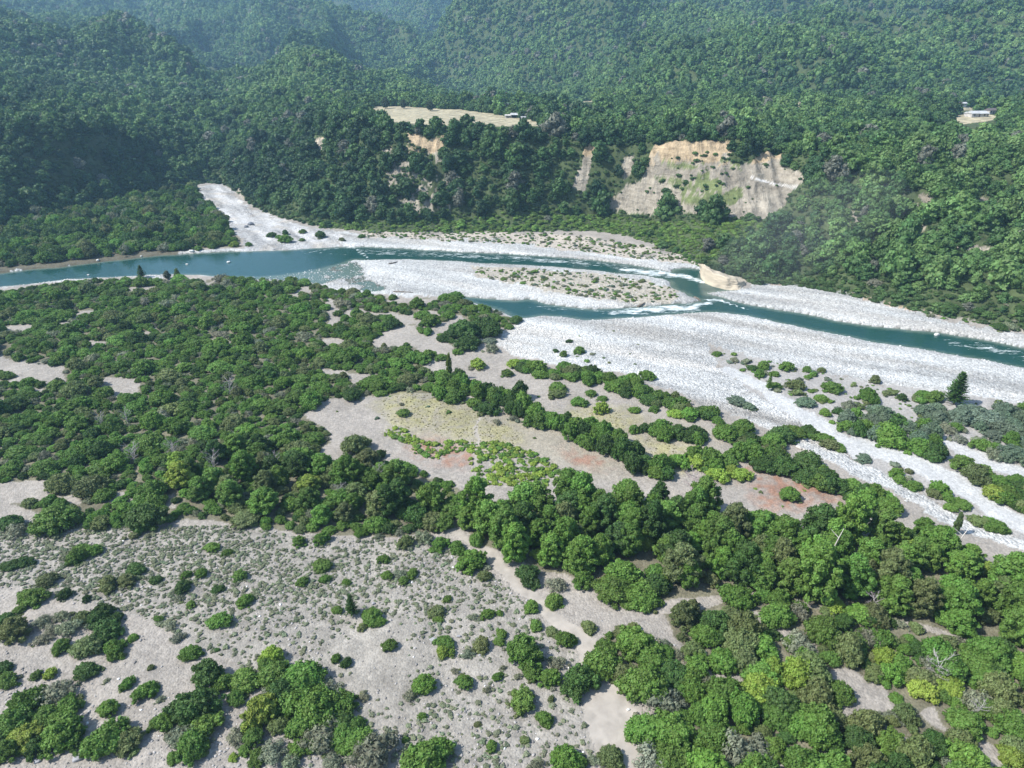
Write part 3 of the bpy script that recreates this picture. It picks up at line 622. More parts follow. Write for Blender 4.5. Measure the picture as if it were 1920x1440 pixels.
# ------------------------------------------------------------------ stuff: one object carrying points, copies of a few meshes on them
def stuff(name, label, cat, P, S, rot, T, idx, meshes):
    P = np.asarray(P, np.float32)
    me = bpy.data.meshes.new(name + '_points'); me.vertices.add(len(P)); me.vertices.foreach_set('co', P.ravel())
    def at(nm, ty, key, arr):
        a = me.attributes.new(nm, ty, 'POINT'); a.data.foreach_set(key, np.asarray(arr).ravel())
    at('tint', 'FLOAT_VECTOR', 'vector', np.asarray(T, np.float32)); at('siz', 'FLOAT_VECTOR', 'vector', np.asarray(S, np.float32))
    R = np.zeros((len(P), 3), np.float32); R[:, 2] = rot; at('rot', 'FLOAT_VECTOR', 'vector', R); at('pick', 'INT', 'value', np.asarray(idx, np.int32))
    o = bpy.data.objects.new(name, me); COL.objects.link(o)
    o['kind'] = 'stuff'; o['label'] = label; o['category'] = cat
    g = bpy.data.node_groups.new(name + '_spread', 'GeometryNodeTree')
    g.interface.new_socket('Geometry', in_out='INPUT', socket_type='NodeSocketGeometry'); g.interface.new_socket('Geometry', in_out='OUTPUT', socket_type='NodeSocketGeometry')
    N = g.nodes; L = g.links; gi = N.new('NodeGroupInput'); go = N.new('NodeGroupOutput')
    j = N.new('GeometryNodeJoinGeometry')
    for m in reversed(meshes):      # the last link joins first
        src = bpy.data.objects.new(m.name + '_source', m)
        oi = N.new('GeometryNodeObjectInfo'); oi.inputs['Object'].default_value = src; oi.inputs['As Instance'].default_value = False
        gt = N.new('GeometryNodeGeometryToInstance'); L.new(oi.outputs['Geometry'], gt.inputs[0]); L.new(gt.outputs[0], j.inputs[0])
    ip = N.new('GeometryNodeInstanceOnPoints'); L.new(gi.outputs[0], ip.inputs['Points']); L.new(j.outputs[0], ip.inputs['Instance'])
    ip.inputs['Pick Instance'].default_value = True
    def na(nm, ty):
        a = N.new('GeometryNodeInputNamedAttribute'); a.data_type = ty; a.inputs[0].default_value = nm; return a.outputs[0]
    L.new(na('pick', 'INT'), ip.inputs['Instance Index']); L.new(na('siz', 'FLOAT_VECTOR'), ip.inputs['Scale'])
    er = N.new('FunctionNodeEulerToRotation'); L.new(na('rot', 'FLOAT_VECTOR'), er.inputs[0]); L.new(er.outputs[0], ip.inputs['Rotation'])
    L.new(ip.outputs[0], go.inputs[0])
    md = o.modifiers.new('spread', 'NODES'); md.node_group = g
    return o

TINT = {'d': (.058,.114,.028), 'g': (.104,.188,.036), 'o': (.132,.168,.062), 'y': (.205,.29,.05), 's': (.18,.20,.13), 'b': (.135,.185,.12), 'm': (.112,.215,.040), 'w': (.34, .31, .31)}
def tints(keys, rng, var=.22):
    T = np.array([TINT[k] for k in keys]) * 1.10; return T * (1 + (rng.random((len(keys), 1)) - .5) * 2 * var) * (1 + (rng.random((len(keys), 3)) - .5) * .12)
def zat(X, Y): return height(np.atleast_1d(X), np.atleast_1d(Y))[0]

# every plant on the plain: (X, Y, radius, height factor, tint key, kind)
PL = []
def drop(px, py, w, k, kind='shrub', hf=None, near=False):
    if k == 'b' and hf is None: hf = random.uniform(.5, .75)
    """px, py: middle of the crown in the photograph, w: its width there"""
    if w < 45 and any(instrip(np.array([px]), np.array([py + w * .22]), L)[0] for L in TRACK + BRAID): return
    X, Y = at_z(px, py + w * .22, 0.0)
    X, Y = float(X), float(Y); d = math.sqrt(X * X + Y * Y + CAMZ ** 2); r = .5 * w * d * CT_(X, Y) / FP
    for _ in range(random.choice((0, 1, 1, 2, 3))):
        a = random.uniform(0, 6.28); e = r * random.uniform(.18, .42); PL.append([X + math.cos(a) * r * random.uniform(.85, 1.25), Y + math.sin(a) * r * random.uniform(.85, 1.25), e, random.uniform(.7, 1.2), random.choice(k + 'os'), 'small', False])
    PL.append([X, Y, r, hf if hf else random.uniform(.8, 1.15), k, kind, True])
def CT_(X, Y): return (Y * CT + CAMZ * ST) / math.sqrt(X * X + Y * Y + CAMZ ** 2)
def batch(ox, oy, txt, kind='shrub', hf=None):
    for t in txt.split():
        a = t.split(','); drop(ox + float(a[0]) / 3, oy + float(a[1]) / 3, float(a[2]) / 3, a[3], a[4] if len(a) > 4 else kind, hf)
batch(0, 960, """60,60,130,d 330,35,220,g 100,105,120,s 840,30,220,d 810,90,90,g 470,215,110,g 540,220,80,g 380,240,80,s 440,255,100,g 70,300,90,d 150,280,90,d 280,375,110,o
770,320,100,d 610,405,100,o 715,385,100,o 195,475,130,g 375,465,75,d 490,495,50,d 110,550,70,g 875,380,60,d 1030,420,90,d 1140,340,70,g 1355,355,70,g 1230,435,60,d 1050,355,60,g
1390,495,90,g 1075,520,50,g 1010,485,60,s 1195,195,80,g 1280,230,60,g 1810,285,100,g 1825,375,60,g 1705,390,60,g 1680,165,80,g 1810,150,90,g 1245,610,110,g 965,640,70,s 1000,705,80,s 1085,795,110,g
745,710,60,g 895,600,50,g 590,560,110,d 470,590,90,o 360,580,90,s 250,610,110,s 400,650,130,s 600,650,180,d 500,750,150,o 650,770,130,g 245,710,100,s 350,750,100,g 95,665,170,o 30,600,90,d
500,885,130,d 285,915,70,y 210,920,60,g 30,870,90,d 45,950,110,g 1535,810,120,y 1390,950,150,g 1180,920,180,d 1260,970,110,g 1330,1060,100,g 820,1010,130,g 720,975,80,g 620,1100,110,g 620,1270,230,g 720,1290,160,o
90,1180,200,g 180,1060,190,g 330,1010,200,s 400,1080,130,g 370,1220,240,g 150,1250,180,y 260,1150,150,g 30,1260,100,d 920,1180,130,g 1090,1100,230,d 1150,1210,190,g 1020,1260,160,s 1080,1330,180,g 980,1390,70,g
1560,900,180,g 1700,950,250,g 1660,1060,250,g 1850,1000,200,s 1480,1120,200,y 1560,1100,150,g 1780,1110,250,g 1700,1200,150,g 1800,1240,230,s 1880,1150,150,d 1580,1200,120,o 1880,1080,200,g
1330,1270,110,s 1430,1260,110,g 1380,1340,70,g 1450,1370,110,g 1530,1350,160,s 1680,1330,110,g 1750,1290,120,g 1640,1400,130,s 1315,1385,50,y 1870,1390,120,s 1840,1290,100,g 1900,550,60,g 1890,830,60,g
660,595,80,d 560,600,100,d 300,660,80,s 850,880,40,o 600,950,40,s 1220,780,30,d 1320,805,30,s 1700,880,50,o 905,1060,50,s 1500,860,110,g 1420,1190,110,g 220,1320,120,d 60,1350,130,g 430,1290,120,d 1600,1010,180,d 1930,1230,160,g""")
batch(640, 960, """235,260,70,g 260,355,60,g 340,345,80,s 400,345,70,g 355,385,60,g 30,390,50,g 170,590,130,g 120,645,60,o 215,620,70,g 530,560,90,o 545,605,50,g 595,490,50,g
580,730,100,g 570,790,80,y 620,800,50,y 270,755,80,g 790,750,100,o 710,795,80,s 900,685,70,g 1030,790,200,g 1070,880,120,g 890,735,60,g 1215,850,100,s 1170,930,120,g 690,950,110,g 880,930,60,g 455,970,130,g 390,1030,90,s
1020,1060,160,g 1180,1055,40,o 1365,1100,35,d 1140,1160,100,g 455,1150,50,g 770,1200,40,o 740,590,60,s 820,575,70,g 890,570,40,g 1070,530,80,g 1095,635,70,g 1190,675,70,o 1260,720,110,g 1390,650,80,o 1510,705,50,g
1820,745,60,s 1895,815,60,s 740,265,150,g 555,180,100,g 650,200,90,g 370,165,100,o 470,140,110,s 210,130,60,s 810,360,80,o 1050,350,140,d 1215,400,120,s 1190,500,100,g 1360,380,120,g
1520,430,200,g 1680,460,200,g 1590,350,180,g 1760,430,160,d 1720,520,120,g 850,1320,70,g 1100,1430,90,s 360,1285,40,g 1030,1285,50,o 30,850,70,d 20,1180,130,d 90,1200,110,g 170,1340,280,s 480,1370,240,g 560,1320,110,g 30,1300,110,g 110,1280,160,g
1520,1380,150,o 1440,1310,110,g 1270,1410,200,g 1420,1400,90,s 1480,840,200,g 1400,790,130,g 1640,740,200,g 1740,830,200,g 1600,930,180,o 1830,900,180,d 1700,980,220,g 1830,1060,220,s 1650,1070,120,g
1700,1210,200,g 1850,1230,250,g 1750,1400,220,s 1870,1380,230,g 1640,1250,120,d 820,1000,50,s 910,880,40,s 640,900,50,s 990,930,50,s 130,1040,70,s""")
batch(640, 960, "1335,950,200,d", hf=1.25)
batch(640, 480, """350,880,70,g,shrub 640,790,110,g 820,850,120,d 745,820,80,g 490,560,80,g 560,570,70,g 540,740,80,g 770,610,90,y 980,610,80,y 935,660,60,g 1090,620,120,g 1215,730,100,g 1210,770,90,o 1340,815,90,g 1405,765,60,g 1465,795,55,g 1590,770,80,d 1250,560,50,g
1760,865,60,g 1650,870,60,g 1460,860,90,y 1870,890,80,y 875,930,50,s 965,910,50,s 650,540,60,g 610,450,70,d 720,490,130,d 690,420,150,d 820,400,160,d 980,360,70,d 830,470,70,b 850,520,90,s 130,720,70,g 210,740,100,g 300,735,60,g 60,770,120,d 1720,670,90,g 1630,690,100,g
1340,540,60,g 1280,485,35,d 1205,540,30,d""")
batch(1280, 480, """305,815,110,b 370,850,70,b 190,545,50,g 290,580,60,s 455,615,70,g 390,630,50,d 585,620,80,g 510,665,50,g 430,670,60,g 310,675,60,g 365,700,60,g 430,715,60,g 650,705,60,s 700,640,50,g 640,730,100,o 515,735,70,g 705,680,45,g 840,735,100,g 780,640,50,o 680,820,100,b 780,800,80,g 930,840,100,s
1040,790,110,g 870,870,60,d 800,885,60,g 1080,700,60,o 1110,860,140,b 1180,930,150,d 1150,1010,170,g 1270,950,150,b 1340,1080,130,g 1390,910,130,b 1410,800,100,g 1230,800,60,d 1350,780,70,g 1680,880,250,b 1600,900,120,s 1830,920,120,b 1750,1000,120,b 1860,1100,150,b 1490,970,110,s 1560,1030,90,s
1210,1100,90,o 985,1060,100,b 1020,1130,90,b 1200,1220,80,g 1300,1290,90,g 1570,1160,130,g 1430,1200,90,g 1650,1230,150,o 1760,1270,120,g 1710,1150,110,g 1890,1290,90,d 1750,1330,120,y 1430,1310,110,g 1490,1360,80,g 1870,1400,90,d 1570,1390,90,g 590,1340,110,g
1490,310,90,d,shrub 1655,340,60,d 1400,330,40,s 1840,390,90,s 1780,400,80,d 1910,380,90,d 1070,205,80,s""")
for a in "470,1170,150,d 560,1180,170,d 700,1160,150,d 700,1240,140,d 800,1250,130,d 880,1290,120,d 960,1300,110,g 1020,1330,120,d 540,1010,140,d 620,980,120,g 150,1130,170,g 60,1000,150,d 240,1010,120,g 330,960,120,g 380,1030,110,d 100,880,90,d 320,1230,110,y 80,1160,120,y 230,1150,120,g".split():
    a = a.split(','); drop(1280 + float(a[0]) / 3, 480 + float(a[1]) / 3, float(a[2]) / 3, a[3])
for a in "800,590,90,d 930,640,120,g 870,610,60,g 1110,555,80,g 1285,595,110,d 1250,690,90,o 1350,690,80,o 935,575,70,d 1100,640,60,g 1500,640,60,o 1700,600,70,g 430,690,90,y 150,690,90,g 340,400,60,d 570,690,60,g".split():
    a = a.split(','); drop(360 + float(a[0]) / 5.33, 330 + float(a[1]) / 5.33, float(a[2]) / 5.33, a[3])
# trees picked out one by one
def conif(px, pyb, pyt, w, k='d'):
    X, Y = at_z(px, pyb, 0.0); X, Y = float(X), float(Y); dep = Y * CT + CAMZ * ST
    PL.append([X, Y, .5 * w * dep / FP, (pyb - pyt) * dep / FP / CT / 2.95, k, 'conifer', True])
conif(661, 1155, 1110, 27); conif(1787, 762, 700, 48); conif(1440, 735, 700, 12, 'g'); conif(267, 522, 500, 20, 'd')

def taken(X, Y, r, A, k=.62):
    return A.shape[0] > 0 and (((A[:, 0] - X) ** 2 + (A[:, 1] - Y) ** 2) < ((A[:, 2] + r) * k) ** 2).any()
def scatter(test, spacing, bounds, rmin, rmax, hf, keys, kind, keep=1.0, k=.62, seed=1, shape=1.0):
    """uneven planting of an area; nothing grows into what already stands there"""
    q = np.random.default_rng(seed); (px0, px1, py0, py1) = bounds
    cx, cyy = at_z([px0, px1, px0, px1], [py0, py0, py1, py1], 0.0)
    gx = np.arange(cx.min(), cx.max(), spacing); gy = np.arange(cyy.min(), cyy.max(), spacing)
    GX, GY = np.meshgrid(gx, gy); GX = (GX + (q.random(GX.shape) - .5) * spacing * .95).ravel(); GY = (GY + (q.random(GY.shape) - .5) * spacing * .95).ravel()
    px, py, _ = project(GX, GY, 0.0)
    gap = (fbm(GX, GY, 16, 3) > .21) & (px < 1000) & (py < 900)
    lane = gap | inpoly(px, py, GRAVEL[5])
    for L in BRAID + TRACK: lane |= instrip(px, py, L)
    m = test(px, py) & ~lane & (q.random(GX.shape) < keep) & (px > -420) & (px < 2360) & (py < 1660)
    GX, GY = GX[m], GY[m]; R = rmin + (rmax - rmin) * q.random(len(GX)) ** shape
    A = np.array([[p[0], p[1], p[2]] for p in PL]) if PL else np.zeros((0, 3))
    if len(A):
        cell = {}
        for i, a in enumerate(A): cell.setdefault((int(a[0] // 12), int(a[1] // 12)), []).append(i)
    n = 0
    for X, Y, r in zip(GX, GY, R):
        ids = [i for dx in (-1, 0, 1) for dy in (-1, 0, 1) for i in cell.get((int(X // 12) + dx, int(Y // 12) + dy), ())] if len(A) else []
        if ids and taken(X, Y, r, A[ids], k): continue
        kk = keys[int(q.integers(len(keys)))]
        PL.append([X, Y, r, hf[0] + (hf[1] - hf[0]) * q.random(), kk, kind, False]); n += 1
    return n
patch = lambda px, py: vnoise(px / 60, py / 40) 
scatter(lambda x, y: inpoly(x, y, WOOD), 5.0, (860, 2400, 940, 1360), 2.0, 3.7, (.82, 1.35), 'dggmmgmogg', 'tree', .93, .50, 2)
scatter(lambda x, y: inpoly(x, y, MIDWOOD), 6.0, (300, 900, 830, 1010), 1.9, 3.4, (.75, 1.15), 'dggmogy', 'tree', .75, .55, 3)
scatter(lambda x, y: inpoly(x, y, WOOD), 4.6, (860, 2400, 940, 1360), 1.6, 2.4, (.9, 1.3), 'dgmoy', 'shrub', .8, .55, 31)
scatter(lambda x, y: inpoly(x, y, SE) & ~inany(SEGAP, x, y), 4.0, (1100, 2400, 1110, 1660), 1.6, 3.2, (.85, 1.5), 'gggmmdoosy', 'shrub', .93, .58, 4)
scatter(lambda x, y: inpoly(x, y, SE) & ~inany(SEGAP, x, y), 2.6, (1100, 2400, 1110, 1660), .9, 1.5, (.8, 1.2), 'gmoosd', 'shrub', .8, .6, 41)
scatter(lambda x, y: inpoly(x, y, SCRUB) & ~inany(CLEAR, x, y), 4.2, (-420, 1000, 520, 1010), 1.3, 3.7, (.62, 1.2), 'gggmmdoogggs', 'shrub', .93, .50, 5, 2.4)
scatter(lambda x, y: inpoly(x, y, SCRUB) & ~inany(CLEAR, x, y), 2.7, (-420, 1000, 520, 1010), 1.0, 1.7, (.8, 1.2), 'ggmmdos', 'shrub', .85, .58, 51)
for i, (line, hf, kk) in enumerate(ROWS):
    xs = [a[0] for a in line]; ys = [a[1] for a in line]
    keys = {'d': 'dddggm', 'g': 'gggmdo', 'y': 'yymmg', 'm': 'bbgmd', 's': 'bbbsg'}[kk]
    scatter(lambda x, y: instrip(x, y, line), 2.9, (min(xs) - 50, max(xs) + 50, min(ys) - 30, max(ys) + 30), 1.2, 2.9, (hf * .75, hf * 1.3), keys, 'shrub', .93, .42, 60 + i)
for i, (poly, dens) in enumerate(SPARSE):
    if dens <= 0: continue
    xs = [a[0] for a in poly]; ys = [a[1] for a in poly]
    scatter(lambda x, y: inpoly(x, y, poly), 2.4, (min(xs), max(xs), min(ys), max(ys)), .45, (2.1, 2.3)[i] if i < 2 else (1.5 if i != 8 else 1.0), (.6, 1.15), 'goosbgm', 'small', min(dens * (8 if i < 2 else 5), .8), .7, 80 + i, 1.8)
scatter(lambda x, y: inpoly(x, y, NFLAT), 4.6, (-420, 460, 350, 570), 1.6, 4.8, (.8, 1.7), 'ddgmdgos', 'shrub', .88, .45, 91, 1.6)
scatter(lambda x, y: inpoly(x, y, FERN) | instrip(x, y, [(740,810,14),(800,845,20),(860,865,20)]), 1.25, (730, 1080, 800, 920), .4, 1.2, (.6, 1.1), 'yyymg', 'small', .8, .38, 92)
scatter(lambda x, y: inpoly(x, y, RED[2]), 3.0, (1390, 1600, 860, 970), .4, .8, (.5, .8), 'yog', 'small', .12, .6, 93)
scatter(lambda x, y: inpoly(x, y, GRAVEL[3]) , 6.0, (930, 1950, 590, 830), .4, .8, (.5, .8), 'gos', 'small', .02, .6, 94)
print('plants on the plain', len(PL))

# ------------------------------------------------------------------ plants as objects
def emit():
    arr = []
    X = np.array([p[0] for p in PL]); Y = np.array([p[1] for p in PL]); Z = zat(X, Y)
    b = rsample(RB, X, Y)
    px, py, dep = project(X, Y, Z)
    size = np.array([p[2] for p in PL]) / dep * FP * 2
    ok = b < .35
    inside = (px > -10) & (px < 1930) & (py < 1465) & ok
    pick = {}
    for kind in ('tree', 'shrub', 'conifer'):
        ii = [i for i in range(len(PL)) if PL[i][5] == kind and inside[i]]
        ii.sort(key=lambda i: -(size[i] + (12 if PL[i][6] else 0)))
        pick[kind] = set(ii[:295])
    proto = {}
    def make(kind, meshes, trunkmesh, v, tint):
        nm = {'tree': 'broadleaf_tree', 'shrub': 'shrub', 'conifer': 'conifer_tree'}[kind]
        r = bpy.data.objects.new(nm, None); COL.objects.link(r); r.empty_display_size = .5
        c = bpy.data.objects.new('crown' if kind != 'shrub' else 'foliage', meshes[v % len(meshes)]); COL.objects.link(c); c.parent = r; c['tint'] = [float(t) for t in tint]
        t = bpy.data.objects.new('trunk' if kind != 'shrub' else 'stem', trunkmesh[v % len(trunkmesh)]); COL.objects.link(t); t.parent = r
        return r
    rest = {'tree': [], 'shrub': [], 'small': [], 'conifer': []}
    things = []
    q = np.random.default_rng(77)
    T = tints([p[4] for p in PL], q)
    for i, p in enumerate(PL):
        if not ok[i]: continue
        kind = p[5]
        if i in pick.get(kind, ()):
            meshes, tm = {'tree': (TREE, TRUNK), 'shrub': (AIRY if p[4] == 's' else DOME, STEM), 'conifer': (CONI, [CONITRUNK])}[kind]
            o = make(kind, meshes, tm, int(q.integers(10)), T[i])
            o.location = (p[0], p[1], Z[i] - .05); o.rotation_euler = (q.normal() * .04, q.normal() * .04, q.random() * 6.28)
            r = p[2]; hz = r * p[3] if kind != 'conifer' else p[3]
            o.scale = (r * q.uniform(.92, 1.12), r * q.uniform(.92, 1.12), hz)
            things.append((o, kind, p[4], px[i], py[i], size[i]))
        else:
            rest[kind].append(i)
    for kind, meshes, nm, lab, cat in (('tree', TREE, 'broadleaf_trees', 'green broadleaf trees filling the wood beyond the sandy track', 'trees'),
                                       ('shrub', DOME + AIRY, 'shrub_thicket', 'low green and olive scrub covering the river plain', 'scrub'),
                                       ('small', SMALL, 'low_bushes', 'small low bushes dotted over gravel, sand and clearing', 'low bushes')):
        ii = np.array(rest[kind])
        if not len(ii): continue
        r = np.array([PL[k][2] for k in ii]); hf = np.array([PL[k][3] for k in ii])
        n = len(meshes) - (2 if kind == 'shrub' else 0)
        idx = q.integers(n, size=len(ii))
        if kind == 'shrub':
            air = np.array([PL[k][4] == 's' for k in ii]); idx = np.where(air, len(DOME) + q.integers(2, size=len(ii)), idx)
        stuff(nm, lab, cat, np.stack([X[ii], Y[ii], Z[ii] - .05], 1), np.stack([r * q.uniform(.9, 1.15, len(ii)), r * q.uniform(.9, 1.15, len(ii)), r * hf], 1), q.random(len(ii)) * 6.28, T[ii], idx, meshes)
    return things
THINGS = emit()

# ------------------------------------------------------------------ forest on the slopes
def forest():
    q = np.random.default_rng(5)
    sets = []
    for (y0, y1, sp) in ((200, 700, 6.2), (700, 1300, 6.3), (1300, 2200, 7.2), (2200, 3400, 9.0), (3400, 5600, 14.0)):
        ys = np.arange(y0, y1, sp)
        for y in ys:
            hw = (1.0 * y + 60); xs = np.arange(-hw, hw, sp)
            sets.append(np.stack([xs + (q.random(len(xs)) - .5) * sp * .95, y + (q.random(len(xs)) - .5) * sp * .95, np.full(len(xs), sp)], 1))
    A = np.concatenate(sets); X, Y, SP = A.T
    Z, Ys, b = height(X, Y)
    m = Y > Ys[0] - 1
    px, py, dep = project(X, Y, Z)
    m &= (px > -420) & (px < 2340) & (py > -80) & (dep > 0)
    jx = px + fbm(X, Y, 9, 3) * 16; jy = py + fbm(X + 99, Y, 9, 3) * 16
    bare = inany(BARE, jx, jy); m &= ~(bare & (q.random(len(X)) < .965))
    m &= ~((inany(BARE, px, py - 10) | inany(BARE, px, py - 22)) & (Y < 520) & (q.random(len(X)) < .78))
    fld = (inany(FIELD, px, py - 3) | inany(FIELD, px, py - 10) | inany(FIELD, px, py - 16) | ((inany(FIELD, px, py - 22) | inany(FIELD, px, py - 28) | inany(FIELD, px, py - 34)) & (Y > 440) & (px > 1040))) & (Y < Ys[3] * 1.3); m &= ~fld
    m &= ~((np.abs(px - 893 + (py - 20) * .9) < 14) & (Y > 3000) & (px > 850) & (q.random(len(X)) < .8))
    band = inpoly(px, py, [(600,425),(760,420),(900,405),(1050,400),(1130,405),(1240,420),(1420,420),(1440,440),(1320,470),(1200,450),(1050,440),(900,440),(620,440)])  # low bright growth at the foot of the slope
    thin = (px > 1580) & (py > 330) & (py < 470) & (vnoise(X / 14, Y / 14) > .62); m &= ~(thin & (q.random(len(X)) < .7))
    rocky = inpoly(px, py, [(700,280),(830,290),(840,400),(740,400)]); m &= ~(rocky & (q.random(len(X)) < .45))
    # roughly hidden ground: drop what a rise in front of it covers by far
    X, Y, Z, SP, px, py, band, bare = [v[m] for v in (X, Y, Z, SP, px, py, band, bare)]
    n = len(X); r = SP * (.36 + .58 * q.random(n) ** 2.2)
    low = band | bare | (Y < np.interp(X / (Y + 80), LF[0], LF[1]) + 8)
    r = np.where(low, r * .5, r)
    hf = np.where(low, .5 + .3 * q.random(n), .75 + .5 * q.random(n))
    big = fbm(X, Y, 90, 3); keys = np.array(list('ddggmb'))
    base = np.array([(.044,.094,.038), (.078,.155,.050), (.115,.205,.060), (.150,.245,.080)])
    t = np.clip((.5 + big * 1.2 + (q.random(n) - .5) * .9) * 3, 0, 2.999); k = t.astype(int); f = (t - k)[:, None]
    T = base[k] * (1 - f) + base[k + 1] * f
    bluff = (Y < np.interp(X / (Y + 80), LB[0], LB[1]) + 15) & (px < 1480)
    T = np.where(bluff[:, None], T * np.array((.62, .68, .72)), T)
    T[q.random(n) < .03] = (.16, .17, .13)
    T = np.where(band[:, None] & (q.random(n) < .75)[:, None], np.array((.13, .23, .05)) * (1 + (q.random((n, 1)) - .5) * .5), T)
    T *= 1 + (q.random((n, 1)) - .5) * .4
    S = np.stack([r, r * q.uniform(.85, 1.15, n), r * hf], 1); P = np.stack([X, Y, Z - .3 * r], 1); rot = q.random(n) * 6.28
    near = Y < 760
    # undergrowth closing the floor of the slopes that face the river
    ys = np.arange(230, 640, 2.2); U = []
    for y in ys:
        hw = 1.0 * y + 60; xs = np.arange(-hw, hw, 2.2); U.append(np.stack([xs + (q.random(len(xs)) - .5) * 2.6, y + (q.random(len(xs)) - .5) * 2.6], 1))
    UX, UY = np.concatenate(U).T; UZ, UYs, _b = height(UX, UY); um = (UY > UYs[0] - 1) & (UY < UYs[2] + 50)
    upx, upy, _d = project(UX, UY, UZ); jx = upx + fbm(UX, UY, 9, 3) * 16; jy = upy + fbm(UX + 99, UY, 9, 3) * 16
    ub = inany(BARE, jx, jy); ug = inpoly(jx, jy, GREENSLOPE); um &= (upx > -400) & (upx < 2320) & ~inany(FIELD, upx, upy - 3)
    um &= ~(ub & ~ug & (q.random(len(UX)) < .965)) & ~(ub & ug & (q.random(len(UX)) < .78))
    um &= ~((upx > 1580) & (upy > 330) & (upy < 470) & (vnoise(UX / 14, UY / 14) > .62) & (q.random(len(UX)) < .8))
    um &= ~(inpoly(upx, upy, [(720,290),(830,300),(840,400),(740,400)]) & (q.random(len(UX)) < .6))
    UX, UY, UZ, upx, upy, ub, ug = [v[um] for v in (UX, UY, UZ, upx, upy, ub, ug)]; k = len(UX)
    bright = inpoly(upx, upy, [(600,420),(900,400),(1050,390),(1130,400),(1240,415),(1420,415),(1470,440),(1320,490),(1200,450),(1050,440),(900,445),(600,440)])
    ur = .7 + 1.3 * q.random(k) ** 1.5; UT = np.where(bright[:, None], np.array((.14, .225, .05)), np.array((.065, .115, .035))) * (1 + (q.random((k, 1)) - .5) * .7)
    UT[ub] *= 1.25
    stuff('undergrowth', 'bright green undergrowth closing the floor of the wooded bluff', 'undergrowth', np.stack([UX, UY, UZ - .2], 1), np.stack([ur, ur, ur * .85], 1), q.random(k) * 6.28, UT, q.integers(len(FARD), size=k), FARD)
    print('forest', n, near.sum())
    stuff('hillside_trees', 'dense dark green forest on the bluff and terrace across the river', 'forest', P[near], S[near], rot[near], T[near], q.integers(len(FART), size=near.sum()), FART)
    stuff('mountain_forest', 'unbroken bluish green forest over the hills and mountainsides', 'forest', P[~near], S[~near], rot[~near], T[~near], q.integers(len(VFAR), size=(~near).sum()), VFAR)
forest()

